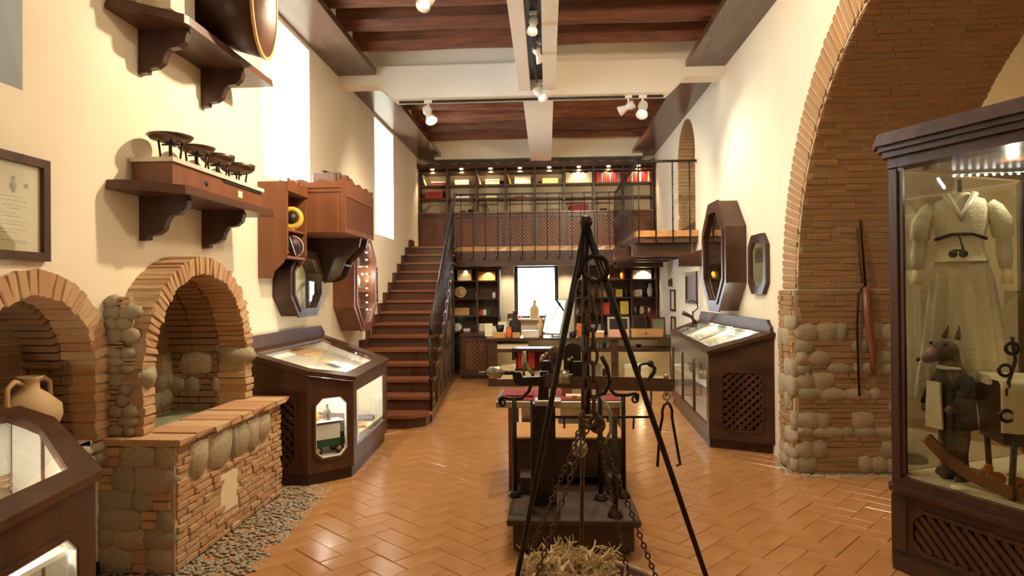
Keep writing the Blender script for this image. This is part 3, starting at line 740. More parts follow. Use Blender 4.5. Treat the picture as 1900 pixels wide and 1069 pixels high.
def book(x0, x1, y0, z, h, m, d=.2, tilt=0):
    t = bpy.data.objects.new
    return None
# books in the last three bays of the top row
def bookrow(bay, mats, label, group, n, hh):
    a, b = X0+BW*bay+.03, X0+BW*(bay+1)-.03; wbk = (b-a)/n; protos = {}
    for i in range(n):
        m, nm = mats[i % len(mats)]; h = hh*random.uniform(.86,1.0); x = a+wbk*(i+.5)
        t = thing('book', '%s, %s from the left in bay %s' % (nm, ORD[i], label), 'book', (x, YS+.12, 3.881), group)
        th = wbk*.84; F = Fr((x, YS+.12, 3.881), (1, 0, random.uniform(-.05,.0)))
        part('cover', MB().fbox(F, -th/2, th/2, 0, h, -.08, .10, .002), m, t)
        part('pages', MB().fbox(F, -th/2+.004, th/2-.004, .004, h+.003, -.078, .085), PAPER, t)
CR = mat('ivory_bookcloth', (.78,.66,.40), (.85,.76,.52), .7); BR = mat('maroon_bookcloth', (.22,.02,.02), (.30,.03,.03), .6)
BL = mat('blue_grey_bookcloth', (.13,.15,.24), (.17,.19,.28), .6)
bookrow(5, [(CR,'ivory spined book'),(PAPER,'straw spined book')], 'six of the upper bookcase', 'pale books in bay six', 13, .225)
bookrow(6, [(BR,'maroon spined book'),(RED,'red spined book'),(BR,'maroon spined book'),(BL,'blue-grey spined book')], 'seven of the upper bookcase', 'red and maroon books in bay seven', 13, .225)
bookrow(7, [(BR,'maroon spined book'),(RED,'red spined book'),(RED,'red spined book'),(CR,'ivory spined book')], 'eight of the upper bookcase', 'mixed books in bay eight', 13, .225)
def bay(i): return X0+BW*(i+.5)
zr = (3.601, 3.881, 3.301)
YY = YS+.14
def lean(x, z, h, m, label, ang=.28, grp=None):
    F = Fr((x, YY, z), (math.cos(ang),0,math.sin(ang))); F.V = V((-math.sin(ang),0,math.cos(ang)))
    t = thing('book', label, 'book', (x, YY, z), grp)
    part('cover', MB().fbox(F, -.012, .012, 0, h, -.09, .09, .002), m, t); part('pages', MB().fbox(F, -.008, .008, .004, h+.002, -.088, .084), PAPER, t)
lean(bay(0)-.16, 3.881, .23, PAPER, 'pale thin book leaning left in the top of bay one')
exhibit('box', bay(0)+.12, YY, 3.881, .30, .07, BR, 'flat maroon box under the first cornice lamp', 'box', m2=WHITE)
exhibit('block', bay(1), YY, 3.881, .30, .10, PAPER, 'straw coloured folder stack in the top of bay two', 'folder')
lean(bay(2)-.22, 3.881, .23, PAPER, 'pale thin book leaning left in the top of bay three')
exhibit('box', bay(2)+.03, YY, 3.881, .30, .10, CREAMC, 'cream flat box in the top of bay three', 'box')
exhibit('bowl', bay(2)+.22, YY, 3.881, .10, .07, IRON, 'small dark bowl at the right of bay three', 'bowl')
lean(bay(3)-.20, 3.881, .23, YEL, 'yellow thin book leaning left in the top of bay four')
exhibit('block', bay(3)+.05, YY, 3.881, .34, .17, PAPER, 'wide straw coloured album in the top of bay four', 'album', d=.05)
exhibit('block', bay(4)+.02, YY, 3.881, .33, .11, PINE, 'pinewood case in the top of bay five', 'case', d=.15)
exhibit('bowl', bay(4)-.2, YY, 3.881, .07, .06, IRON, 'small dark cup at the left of bay five', 'cup')
exhibit('box', bay(0)+.02, YY, 3.601, .36, .16, BR, 'reddish brown case in the second row of bay one', 'case')
exhibit('block', bay(1), YY, 3.601, .30, .035, WHITE, 'thin white ledger in the second row of bay two', 'ledger')
exhibit('block', bay(2), YY, 3.601, .26, .04, PAPER, 'thin pale ledger in the second row of bay three', 'ledger')
exhibit('block', bay(3), YY, 3.601, .22, .03, BR, 'thin red ledger in the second row of bay four', 'ledger')
exhibit('bowl', bay(1)+.0, YY, 3.301, .12, .05, COPPER, 'small dark bowl in the lowest row of bay two', 'bowl')
exhibit('bowl', bay(1)+.17, YY, 3.301, .14, .07, COPPER, 'larger dark bowl at the right of the lowest row of bay two', 'bowl')
lean(bay(2)-.05, 3.301, .25, WALN, 'brown book leaning right in the lowest row of bay three', .30)
exhibit('block', bay(4)+.05, YY, 3.301, .32, .06, WALN, 'dark flat case in the lowest row of bay five', 'case')
exhibit('box', bay(5)+.0, YY, 3.301, .36, .14, BR, 'dark red radio-like case in the lowest row of bay six', 'case')
exhibit('bowl', bay(6)-.1, YY, 3.301, .16, .05, COPPER, 'small dark bowl in the lowest row of bay seven', 'bowl')
# ================================================================== LOWER SHELVES AND COUNTERS
YL = 13.10
def shelving(name, label, x0, x1, cols, zs, ztop, skip=()):
    t = thing(name, label, 'shelves', ((x0+x1)/2, YL+.15, zs[0]))
    part('back_panel', MB().box(x0,YL+.36,.02,x1,YL+.38,ztop), RISER, t)
    for c in cols: part('upright', MB().box(c-.02,YL,.02,c+.02,YL+.359,ztop), WALN, t)
    for i in range(len(cols)-1):
        for z in zs: part('shelf', MB().box(cols[i]+.021,YL+.01,z-.025,cols[i+1]-.021,YL+.358,z), WALN, t)
    part('top_rail', MB().box(x0,YL+.001,ztop-.06,x1,YL+.359,ztop+.0), WALN, t)
    return t
zrow = [.84, 1.17, 1.52, 1.88]
shelving('lower_shelves', 'dark wooden shelves with plates and tins left of the back window', -1.93, -.96, [-1.91,-1.42,-.98], zrow, 2.16)
shelving('lower_shelves', 'dark wooden shelves with jars and tins right of the back window', .55, R-.02, [.57,1.10,1.70,R-.06], zrow, 2.16)
for x in (-.84,.40): light('SPOT', (x, 13.35, 2.10), 14, WARM, .02, (x, 13.7, 1.0), 120, .7, 'shelf_and_fill_light')  # added downlights without fittings, brighten the piers beside the window
for x in (-1.66,-1.2,.84,1.4,1.95): light('SPOT', (x, YL+.06, 2.085), 13, WARM2, .02, (x, YL+.2, 1.0), 120, .7, 'shelf_and_fill_light')
ex = [ # kind, px, ybase, width px, height px, material, label, category
('box',862,520,26,20,CREAMC,'pale box in the top left cell by the stairs','box'),
('vase',868,520,10,18,CERAM,'small jug in the top left cell by the stairs','jug'),
('block',901,520,36,17,PINE,'pinewood board standing in the second top cell left of the window','board'),
('plate',854,553,22,22,CERAM,'grey plate with embossed centre standing in the left column','plate'),
('jar',885,553,7,10,WHITE,'small white jar at the left of the second column','jar'),
('jar',916,553,7,11,WHITE,'small white jar at the right of the second column','jar'),
('box',857,586,28,14,PINE,'small open yellow box under the standing plate','box'),
('block',886,585,6,10,ORANGE,'small orange tin in the second column','tin'),
('block',892,585,5,9,RED,'small red tin in the second column','tin'),
('block',899,585,7,10,WHITE,'small white tin in the second column','tin'),
('jar',907,585,6,9,GREEN,'small green jar in the second column','jar'),
('plate',849,617,15,15,WHITE,'white spiral plate at the foot of the left column','plate'),
('box',866,617,12,5,WHITE,'low white box beside the spiral plate','box'),
('frame',892,618,16,14,WHITE,'white framed card at the foot of the second column','frame'),
('vase',1078,516,14,20,YEL,'yellow jar in the top row behind the tripod','jar'),
('vase',1126,516,12,18,CERAM,'round clock-like jar in the top row of the middle column','jar'),
('vase',1156,516,10,18,ORANGE,'orange vase at the right of the middle column top','vase'),
('block',1191,514,36,17,WHITE,'white landscape picture in the top right cell','picture'),
('mortar',1077,549,12,16,IRON,'dark mortar in the second row behind the tripod','mortar'),
('block',1124,549,22,13,PINE,'low yellow tin in the second row of the middle column','tin'),
('block',1149,549,12,14,YEL,'square yellow tin in the second row of the middle column','tin'),
('bottle',1163,549,8,22,IRON,'dark bottle at the right of the second row','bottle'),
('block',1181,549,12,13,CREAMC,'small cream box in the right column','box'),
('jar',1189,549,7,14,WHITE,'narrow white pot in the right column','pot'),
('vase',1207,549,12,24,MARBLE,'tall pale vase in the right column','vase'),
('vase',1070,583,10,12,CERAM,'ochre pot at the left of the third row','pot'),
('block',1124,583,14,22,RED,'tall red tin in the third row','tin'),
('jar',1142,583,14,18,IRON,'black canister between the red and the yellow tin','canister'),
('block',1159,583,15,24,YEL,'tall yellow tin in the third row','tin'),
('jar',1179,583,8,14,STEEL,'grey jar in the third row of the right column','jar'),
('jar',1192,583,9,14,MARBLE,'pale jar in the third row of the right column','jar'),
('jar',1206,583,9,12,STEEL,'grey glass jar at the far right of the third row','jar')]
for kind, px, py, wp, hp, m, lab, cat in ex:
    p = atY(px, py, YL+.10); z = min(zrow+[2.2], key=lambda q: abs(q-p.z)); s_ = (YL+.10)/FPX
    exhibit(kind, p.x, YL+.16, z+.001, wp*s_, min(hp*s_, .30), m, lab, cat, d=min(wp*s_, .2) if cat not in ('picture','board') else .02)
# lattice cupboard left of the counter
t = thing('lattice_cupboard', 'low dark cupboard with one lattice door beside the stairs', 'cupboard', (-1.5, 12.5, 0))
F = Fr((0,12.22,0),(1,0,0),(0,0,1),(0,-1,0))
part('body', MB().box(-1.66,12.24,.02,-.95,13.09,.80), RISER, t)
part('top', MB().box(-1.67,12.18,.801,-.93,13.09,.838), WALN, t)
dr = part('door', MB().prism(F, [(-1.65,.06),(-1.02,.06),(-1.02,.79),(-1.65,.79)], -.019, .012, [[(-1.55,.16),(-1.55,.70),(-1.16,.70),(-1.16,.16)]]), WALN, t)
part('lattice', lattice(MB(), F, -1.55,-1.16,.16,.70,.085,.030,.012,-.006), REDW, dr)
# glazed counter
YC = 11.25
t = thing('display_counter', 'long dark wooden display counter with lit cream shelves in front of the back window', 'counter', (.5, 11.5, 0))
part('top', MB().box(-1.08,YC-.04,.80,R-.02,YC+.75,.838), WOODH, t)
part('base', MB().box(-1.04,YC,.005,R-.02,YC+.70,.12), WOODH, t)
for x in (-1.04, 1.10, R-.14): part('post', MB().box(x,YC,.121,x+.12 if x > 1 else x+.16,YC+.10,.799), WOODH, t)
part('back_panel', MB().box(-1.0,YC+.66,.121,R-.02,YC+.70,.799), CREAMC, t, 'cream lined back of the counter')
part('end_panel', MB().box(-1.04,YC+.101,.121,-1.0,YC+.70,.799), WOODH, t)
part('shelf', MB().box(-.99,YC+.12,.60,R-.03,YC+.65,.64), WOODH, t); part('front_rail', MB().box(-.87,YC+.005,.59,1.09,YC+.03,.65).box(1.23,YC+.005,.59,R-.15,YC+.03,.65), WOODH, t)
part('floor_board', MB().box(-.99,YC+.02,.122,R-.03,YC+.655,.14), CREAMC, t)
part('glass_pane', MB().box(-.88,YC+.04,.13,1.09,YC+.046,.59).box(1.23,YC+.04,.13,R-.15,YC+.046,.59), GLASS, t)
for x in (-.4, .5, 1.65): light('POINT', (x, YC+.25, .56), 2.0, WARM2, .03, name='counter_lamp_light')
for x in (0, 1.6): light('POINT', (x, YC+.25, .77), .8, WARM2, .03, name='counter_lamp_light')
for i in range(7):
    p = atY(1092+6*i, 650, YC+.2); exhibit('vase' if i % 2 else 'jar', p.x, YC+.22, .641, .045, .10, (WHITE, MARBLE, GREEN)[i % 3], 'small %s medicine pot on the counter shelf, %s' % (('white','pale','green')[i % 3], ('leftmost','second','third','middle','fifth','sixth','rightmost')[i]), 'pot')
exhibit('bowl', .05+1.55, YC+.25, .641, .10, .06, IRON, 'small dark bowl on the right counter shelf', 'bowl')
exhibit('block', -.65, YC+.3, .641, .62, .09, CREAMC, 'flat pale folder on the left counter shelf', 'folder')
exhibit('box', 1.55, YC+.3, .141, .42, .20, CREAMC, 'cream box with dark rim inside the right of the counter', 'box', m2=WHITE)
exhibit('box', .80, YC+.3, .141, .26, .20, STEEL, 'grey box inside the counter behind the tripod', 'box')
exhibit('block', -.55, YC+.3, .141, .55, .20, PAPER, 'pale yellow open book block inside the left of the counter', 'book')
# things on the counter and sill
cz = .839
def oncounter(kind, px, wp, hp, m, lab, cat, dy=.2, m2=None, d=None):
    y = YC+dy; p = atY(px, 628, y); s_ = y/FPX
    return exhibit(kind, p.x, y, cz, wp*s_, hp*s_, m, lab, cat, m2=m2, d=d)
oncounter('block',926,22,10,PINE,'low orange wooden box at the left end of the counter','box',.12,d=.12)
oncounter('jar',944,11,20,ORANGE,'orange painted tin standing between two low boxes','tin',.10)
oncounter('block',958,14,9,PINE,'low orange wooden box right of the orange tin','box',.14,d=.12)
oncounter('box',985,30,13,MARBLE,'pale long box with rounded lid in the middle of the counter','box',.16,d=.15)
oncounter('frame',907,14,24,WHITE,'white framed certificate at the left end of the counter','frame',.45,CREAMC)
oncounter('frame',919,12,18,WHITE,'small white framed card behind the left boxes','frame',.60,CREAMC)
oncounter('mortar',928,18,22,IRON,'dark footed mortar behind the left boxes','mortar',.35)
oncounter('vase',1003,16,34,CERAM,'mottled grey-green figurine-like vase left of the bright case','vase',.40)
oncounter('frame',932,16,26,CREAMC,'framed drawing leaning under the window sill','frame',.62,WHITE)
oncounter('bottle',956,22,46,DARKC,'dark bust-like bottle with red shoulders under the sill','bottle',.50)
oncounter('jar',1063,18,18,GLASSG,'clear glass jar with dark contents by the tripod leg','jar',.12)
oncounter('jar',1063,12,11,IRON,'dark contents of the clear glass jar','filling',.12)
oncounter('block',1075,9,24,ORANGE,'upright orange box behind the glass jar','box',.30,d=.08)
oncounter('box',1107,26,12,PINE,'low wooden box with blue and white objects on its lid','box',.14,m2=WHITE,d=.15)
oncounter('block',1105,20,22,BL,'blue book standing behind the low wooden box','book',.34,d=.03)
oncounter('block',1148,36,14,mat('pink_card',(.70,.36,.25),(.76,.42,.30),.7),'pink card box in front of the group photograph','box',.12,d=.10)
oncounter('frame',1148,40,36,STEEL,'grey framed group photograph behind the pink box','frame',.30,IRON)
oncounter('block',1200,56,15,PINE,'long wooden drawer box with a dark knob at the right of the counter','box',.12,d=.2)
oncounter('frame',1222,26,34,WALN,'framed dark green landscape at the right end of the counter','frame',.36,BASIN)
oncounter('frame',1187,26,36,WALN,'dark framed picture behind the drawer box','frame',.50,IRON)
kb = solo('drawer_knob', MB().ball((atY(1199,621,YC+.01).x, YC+.005, .91), .016, 8, 5), IRON, 'dark round knob of the wooden drawer box', 'knob')
# dry branches in a pot
p = atY(1215, 628, YC+.45); t = thing('dried_plant', 'purplish dried branches in a dark pot at the right end of the counter', 'plant', (p.x, YC+.5, cz))
part('pot', MB().lathe((p.x,YC+.5,cz), [(0,0),(.05,0),(.07,.14),(.06,.14),(0,.1)], 12), IRON, t)
mb = MB(); rr_ = random.Random(5)
for k in range(26):
    a = rr_.uniform(0, 2*PI); q = V((p.x, YC+.5, cz+.12)); pts = [q]
    for s in range(4): q = q + V((math.cos(a)*rr_.uniform(.02,.10), math.sin(a)*.05, rr_.uniform(.05,.13))); a += rr_.uniform(-.7,.7); pts.append(q)
    mb.tube(pts, [.005,.004,.004,.003,.002], 4)
part('branches', mb, BR, t)
# glare of a glass case on the counter, made by an added mirror aimed at a window
p = atY(1029, 628, YC+.2); t = thing('glare_reflector', 'added reflector on a thin metal stand making the glare of a glass case', 'mirror', (p.x, YC+.2, cz))
w_ = .30; tgt = V((L-.5, 10.55, 3.4)); pc = V((p.x, YC+.2, cz+.36)); inc = (pc-CP).normalized(); out = (tgt-pc).normalized(); nrm = (out-inc).normalized()
Um = V((0,0,1)).cross(nrm).normalized()*1.0; F = Fr(pc, Um, nrm.cross(Um), nrm)
part('mirror_glass', MB().fbox(F, -.17, .17, -.30, .30, -.004, .004), MIRROR, t)
part('stand', MB().tube([F.p(-.19,-.33,0),F.p(-.19,.33,0),F.p(.19,.33,0),F.p(.19,-.33,0),F.p(-.19,-.33,0)], .010, 6).tube([F.p(0,-.33,0), (pc.x,pc.y,cz)], .012, 6).lathe((pc.x,pc.y,cz),[(0,0),(.09,0),(.09,.012),(0,.02)],12), STEEL, t)
# window sill objects
def onsill(kind, px, wp, hp, m, lab, cat, m2=None):
    y = YB-.08; p = atY(px, 590, y); s_ = y/FPX; return exhibit(kind, p.x, y, 1.08, wp*s_, hp*s_, m, lab, cat, m2=m2)
onsill('block',948,12,9,WALN,'small brown box at the left end of the window sill','box')
onsill('jar',958,7,7,PINE,'small wooden cup beside the brown box on the sill','cup')
onsill('jar',965,6,6,ORANGE,'small orange cup on the sill','cup')
onsill('bottle',992,17,34,CERAM,'ochre figurine-shaped bottle on the window sill','bottle')
onsill('block',987,8,16,WHITE,'white labelled packet in front of the ochre bottle','packet')
onsill('bowl',1018,14,8,MARBLE,'pale lilac bowl on the window sill','bowl')
onsill('jar',1037,13,16,ORANGE,'orange pot of dry moss at the right end of the sill','pot')
mb = MB(); p = atY(992, 555, YB-.08)
for k in range(8):
    q = V((p.x, YB-.08, 1.46)); pts = [q]; a = rr_.uniform(-.5,.5)
    for s in range(3): q = q+V((a*.06, 0, .09)); a += rr_.uniform(-.4,.4); pts.append(q)
    mb.tube(pts, .003, 4)
solo('dry_twigs', mb, ROOT, 'thin dry twigs rising from the ochre bottle before the window', 'twigs')
# ================================================================== LEFT WALL ITEMS
# certificate
t = thing('framed_certificate', 'large framed parchment certificate with faint printed lines on the left wall', 'certificate', (L, 2.6, 1.83))
F = FX(L+.002); q = [(2.30,1.83),(3.306,1.83),(3.306,2.365),(2.30,2.365)]
part('frame', MB().prism(F, q, 0, .032, [[(2.35,1.875),(2.35,2.32),(3.262,2.32),(3.262,1.875)]]), WALN, t)
part('document', MB().fbox(F, 2.35, 3.262, 1.875, 2.32, .004, .010), PAPER, t)
cr_ = MB().lathe((0,0,0), [(0,0),(.02,0)], 3)
cr_ = MB(); cr_.fbox(F, 3.075, 3.10, 2.225, 2.25, .0102, .0108); cr_.lathe(F.p(3.088, 2.20, .0102), [(0,0),(.022,0),(.022,.0008),(0,.0008)], 10, (1,0,0)).fbox(F, 3.078,3.098,2.165,2.185,.0102,.0108)
part('crest', cr_, INK, t, 'grey coat of arms printed at the head'); part('seal', MB().lathe(F.p(3.17,2.21,.0102), [(0,0),(.013,0),(.013,.0008),(0,.0008)], 12, (1,0,0)), BASIN, t, 'small round stamp')
tl = MB(); rr_ = random.Random(21)
for z, a, b in ((2.145,3.00,3.15),(2.125,2.98,3.17),(2.10,3.02,3.17),(2.085,3.05,3.13),(2.06,2.98,3.11),(2.045,2.98,3.14),(2.02,3.01,3.17),(2.005,3.01,3.15),(1.98,2.98,3.17),(1.965,2.98,3.12),(1.925,3.0,3.17),(1.915,3.08,3.18)):
    u = a
    while u < b: l = rr_.uniform(.008,.022); tl.fbox(F, u, min(u+l, b), z, z+.004, .0102, .0106); u += l+.005
    tl.fbox(F, a-.45, b-.45, z, z+.004, .0102, .0106)
part('printed_lines', tl, INK, t)
part('glass', MB().fbox(F, 2.35, 3.262, 1.875, 2.32, .014, .017), GLASS, t)
solo('wall_nail', MB().tube([(L+.001,3.13,2.36),(L+.03,3.13,2.365)], .004, 6), IRON, 'small nail in the plaster above the certificate', 'nail')
# shelves with scrolled brackets
def brk(y, z, s=1.0):
    F = Fr((L+.002, y, 0), (1,0,0), (0,0,1), (0,1,0))
    q = [(0,z),(.315,z),(.33,z-.03),(.315,z-.085),(.27,z-.12),(.205,z-.13),(.18,z-.17),(.165,z-.22),(.12,z-.25),(.06,z-.26),(.055,z-.285),(0,z-.29)]
    return MB().prism(F, q, -.028, .028)
def wshelf(z, label):
    t = thing('wall_shelf', label, 'shelf', (L, 4.5, z))
    q = [(0,3.78),(.10,3.78),(.36,4.02),(.37,4.06),(.37,5.34),(0,5.34)]
    F = Fr((L+.002,0,0),(1,0,0),(0,1,0),(0,0,1))
    part('board', MB().prism(F, q, z, z+.030).prism(F, [(a*.985, 3.79+(b-3.78)*.993) for a, b in q], z+.031, z+.058), WOODY, t)
    for y in (4.13, 4.90): part('bracket', brk(y, z-.001), WOOD, t)
    return t
wshelf(3.395, 'upper dark wooden wall shelf on scrolled brackets carrying a big wooden tub')
wshelf(2.295, 'middle dark wooden wall shelf on scrolled brackets carrying the long counter scale')
t = thing('wooden_tub', 'big dark wooden tub lying on its side on the upper wall shelf', 'tub', (-2.4, 4.72, 3.455))
ax = V((.97, .20, -.06)); c0 = (-2.60, 4.62, 3.885)
part('body', MB().lathe(c0, [(0,0),(.30,0),(.36,.28),(.40,.52),(.385,.52),(.345,.28),(.285,.02),(0,.02)], 32, ax, 1.0, 1.08), WOOD, t)
part('rim_band', MB().lathe(c0, [(.402,.51),(.408,.51),(.408,.53),(.386,.53),(.386,.521),(.402,.521)], 32, ax, 1.0, 1.08), PINE, t)
part('inner_lining', MB().lathe(c0, [(0,.025),(.28,.025),(.34,.28),(.381,.515),(.378,.515),(.335,.28),(.27,.03),(0,.03)], 32, ax, 1.0, 1.08), WALN, t, 'brown bare wood inside')
exhibit('box', -2.44, 4.02, 3.455, .18, .30, CREAMC, 'pale box at the near end of the upper wall shelf', 'box', d=.16)
exhibit('box', -2.50, 4.26, 3.455, .16, .34, MARBLE, 'pale grey box beside the wooden tub', 'box', d=.18)
# counter scale: long box with marble top and four pans
t = thing('counter_scale', 'long wooden counter scale with pale marble top and four round pans on the middle shelf', 'scale', (-2.5, 4.6, 2.355))
part('case', MB().box(-2.64,4.01,2.356,-2.385,5.30,2.50), REDW, t)
part('marble_top', MB().box(-2.655,3.99,2.501,-2.37,5.32,2.53), MARBLE, t)
part('keyhole', MB().lathe((-2.384,4.42,2.43), [(0,0),(.018,0),(.018,.002),(0,.002)], 14, (1,0,0), 1.0, 1.4), BLACK, t)
part('drawer_slot', MB().box(-2.384,4.66,2.478,-2.378,5.28,2.498), BLACK, t)
part('label_plate', MB().box(-2.384,4.88,2.40,-2.380,4.95,2.45), CREAMC, t)
for i, (y, r_, z) in enumerate(((4.18,.145,2.66),(4.50,.13,2.655),(4.80,.125,2.64),(5.12,.135,2.63))):
    x = -2.50
    flat = i < 2
    prof = [(0,0),(r_*.4,.002),(r_*.85,.022),(r_,.045),(r_*.97,.048),(r_*.82,.03),(0,.008)] if flat else [(0,0),(r_*.7,.004),(r_*.95,.03),(r_,.065),(r_*.96,.067),(r_*.9,.03),(0,.010)]
    p_ = part('pan', MB().lathe((x,y,z), prof, 26), COPPER, t)
    leg = MB()
    for a in range(4): leg.tube([(x+.055*math.cos(a*PI/2+.6), y+.055*math.sin(a*PI/2+.6), 2.531), (x+.07*math.cos(a*PI/2+.6), y+.07*math.sin(a*PI/2+.6), z+.008)], .007, 6)
    leg.tube([(x-.06,y,z-.01),(x+.06,y,z-.01)], .006, 6); leg.tube([(x,y-.06,z-.01),(x,y+.06,z-.01)], .006, 6)
    part('pan_support', leg, IRON, t)
# open shelf unit
t = thing('wall_unit', 'narrow open red-brown wall unit with scalloped crest beside the cabinet', 'wall unit', (-2.53, 6.05, 1.80))
part('near_side', MB().prism(Fr((0,5.86,0),(1,0,0),(0,0,1),(0,1,0)), [(L+.002,1.79),(-2.54,1.79),(-2.52,1.86),(-2.44,1.93),(-2.39,2.02),(-2.39,2.69),(L+.002,2.69)], -.012, .012), REDW, t)
part('far_side', MB().prism(Fr((0,6.32,0),(1,0,0),(0,0,1),(0,1,0)), [(L+.002,1.79),(-2.54,1.79),(-2.52,1.86),(-2.44,1.93),(-2.39,2.02),(-2.39,2.69),(L+.002,2.69)], -.012, .012), REDW, t)
for z in (1.98, 2.235, 2.60): part('shelf', MB().box(L+.002,5.873,z,-2.40,6.307,z+.02), REDW, t)
part('back_board', MB().box(L+.002,5.873,1.80,L+.012,6.307,2.69), RISER, t)
cq = [(5.848,2.60),(6.332,2.60)] + [(6.332-.484*i/16, 2.70+.02*abs(math.cos(i*PI/4))) for i in range(17)]
part('crest', MB().prism(FX(-2.389), cq, .001, .015), REDW, t)
def tin(x, y, z, r, h, m, label): return solo('tin', MB().lathe((x,y,z), [(0,0),(r,0),(r,h*.86),(r*.8,h*.9),(r*.8,h),(0,h)], 16), m, label, 'tin')
tn = thing('yellow_meter', 'yellow ring-shaped tape case on the middle shelf of the wall unit', 'tape case', (-2.46, 6.10, 2.256))
part('ring', MB().torus((-2.45,6.10,2.375), .085, .028, (.25,-1,0), 20, 8), YEL, tn); part('hub', MB().lathe((-2.45,6.09,2.375), [(0,-.02),(.05,-.02),(.05,.02),(0,.02)], 14, (.25,-1,0)), BLACK, tn)
part('foot', MB().box(-2.47,6.07,2.256,-2.42,6.14,2.27), YEL, tn)
tn = thing('patterned_ball', 'black ball with red and white stripes on the lower shelf of the wall unit', 'ball', (-2.46, 6.12, 2.001))
part('shell', MB().ball((-2.45,6.12,2.105), .105, 16, 10), BLACK, tn)
for k, m in enumerate((WHITE, RED, WHITE, RED, WHITE)): part('stripe', MB().torus((-2.45,6.12,2.105), .1052, .004, (math.sin(k*.6), math.cos(k*.6), .3), 24, 4), m, tn)
# roller cabinet
t = thing('roller_cabinet', 'red-brown wall cabinet with ribbed front and scalloped crest', 'cabinet', (-2.33, 6.85, 2.25))
part('body', MB().box(L+.002,6.335,2.26,-2.02,7.40,2.70), REDW, t)
F = FX(-2.02)
part('front_frame', MB().prism(F, [(6.335,2.255),(7.40,2.255),(7.40,2.74),(6.335,2.74)], .001, .018, [[(6.39,2.30),(6.39,2.62),(7.35,2.62),(7.35,2.30)]]), REDW, t)
for i in range(15): part('slat', MB().fbox(F, 6.392, 7.348, 2.302+i*.0212, 2.302+i*.0212+.017, .001, .012, .003), REDW, t)
part('near_frame', MB().box(-2.04,6.325,2.25,-2.015,6.334,2.74).box(L+.002,6.325,2.60+.06,-2.04,6.334,2.69), REDW, t)
q = [(L+.002,2.70),(-2.01,2.70)] + [(-2.01-.655*i/24, 2.77+.018*math.cos(i*PI/4)) for i in range(25)]
part('crest', MB().prism(Fr((0,6.335,0),(1,0,0),(0,0,1),(0,1,0)), q, -.012, .004), REDW, t)
q = [(6.335,2.741),(7.40,2.741)] + [(7.40-1.065*i/32, 2.80+.014*math.cos(i*PI/4)) for i in range(33)]
part('crest', MB().prism(F, q, -.005, .014), REDW, t)
bq = [(L+.002,2.258),(-2.06,2.258),(-2.08,2.16),(-2.16,2.08),(-2.24,2.0),(-2.30,1.84),(-2.40,1.78),(L+.002,1.76)]
for y in (7.09, 7.36): part('bracket', MB().prism(Fr((0,y,0),(1,0,0),(0,0,1),(0,1,0)), bq, -.02, .02), WOOD, t)
part('lower_shelf', MB().box(L+.002,7.111,1.95,-2.25,7.339,1.97), WOOD, t)
solo('yellow_booklet', MB().fbox(Fr((-2.31,7.20,1.971),(0,1,0),(.15,0,1)), -.05,.05,0,.16,-.015,.015), YEL, 'yellow and pale booklet standing under the ribbed cabinet', 'booklet')
solo('pale_booklet', MB().fbox(Fr((-2.40,7.26,1.971),(0,1,0),(.15,0,1)), -.05,.05,0,.14,-.012,.012), CREAMC, 'cream booklet behind the yellow booklet under the ribbed cabinet', 'booklet')
t = thing('accordion_case', 'old brown leather case lying on top of the ribbed cabinet', 'case', (-2.3, 6.9, 2.70))
F = Fr((-2.32,6.62,2.705),(.15,1,0),(0,0,1))
for i in range(5): part('fold', MB().fbox(F, i*.09, i*.09+.075, 0, .20+.02*(i % 2), -.13, .13, .012), LEATH, t)
part('strap', MB().fbox(F, -.01, .46, .215, .225, -.02, .02), BLACK, t)
# octagonal wall cases
def octbox(name, label, cat, side, xw, y0, y1, z0, z1, dep, fw, glass, mk=WOOD, back=WHITE, cut=.30, grp=None, inner=True):
    t = thing(name, label, cat, (xw, (y0+y1)/2, z0), grp); F = FX(xw, side)
    if side < 0: F = Fr((xw,0,0),(0,1,0),(0,0,1),(-1,0,0))
    w_ = y1-y0; h = z1-z0; c = cut*min(w_, h); o = octa(y0,y1,z0,z1,c,c)
    cy, cz_ = (y0+y1)/2, (z0+z1)/2
    def sh(k): return [((a-cy)*(1-2*k/w_)+cy, (b-cz_)*(1-2*k/h)+cz_) for a, b in o]
    part('case', MB().prism(F, o, .002, dep, [sh(fw*.55)[::-1]]), mk, t)
    part('front_frame', MB().prism(F, sh(-.012), dep+.001, dep+.022, [sh(fw*.8)[::-1]]), mk, t)
    part('inner_moulding', MB().prism(F, sh(fw*.62), dep+.0225, dep+.036, [sh(fw)[::-1]]), mk, t)
    part('back', MB().prism(F, sh(fw*.55), .002, .012), back, t)
    part('glass', MB().prism(F, sh(fw*.8), dep-.012, dep-.006), glass, t)
    return t, F, sh
t, F, sh = octbox('octagonal_case', 'small octagonal dark wooden wall case under the open wall unit', 'wall case', 1, L, 6.16, 7.04, 1.42, 2.08, .17, .075, GLASS, back=CREAMC)
part('picture', MB().fbox(F, 6.35,6.85,1.55,1.80,.013,.02), WHITE, t); light('POINT', F.p(6.6, 1.98, .12), 2.2, (1,1,.55), .01, name='case_led_and_fill_light'); pass  # greenish-yellow fill added to brighten the case interior
t, F, sh = octbox('octagonal_case', 'tall octagonal red-brown wall case with a row of tiny lights right of the ribbed cabinet', 'wall case', 1, L, 7.95, 8.98, 1.16, 2.42, .25, .10, GLASS, REDW, CREAMC)
for z in (1.45, 1.72, 2.0, 2.25): part('shelf', MB().fbox(F, 8.10,8.83, z, z+.012, .02, .20), STEEL, t)
for i in range(10): part('led', MB().ball(F.p(8.80, 1.42+.098*i, .19), .012, 8, 5), LED, t)
light('POINT', F.p(8.6, 1.9, .20), 8, (1,.9,.8), .02, name='case_led_and_fill_light')
rr_ = random.Random(77)
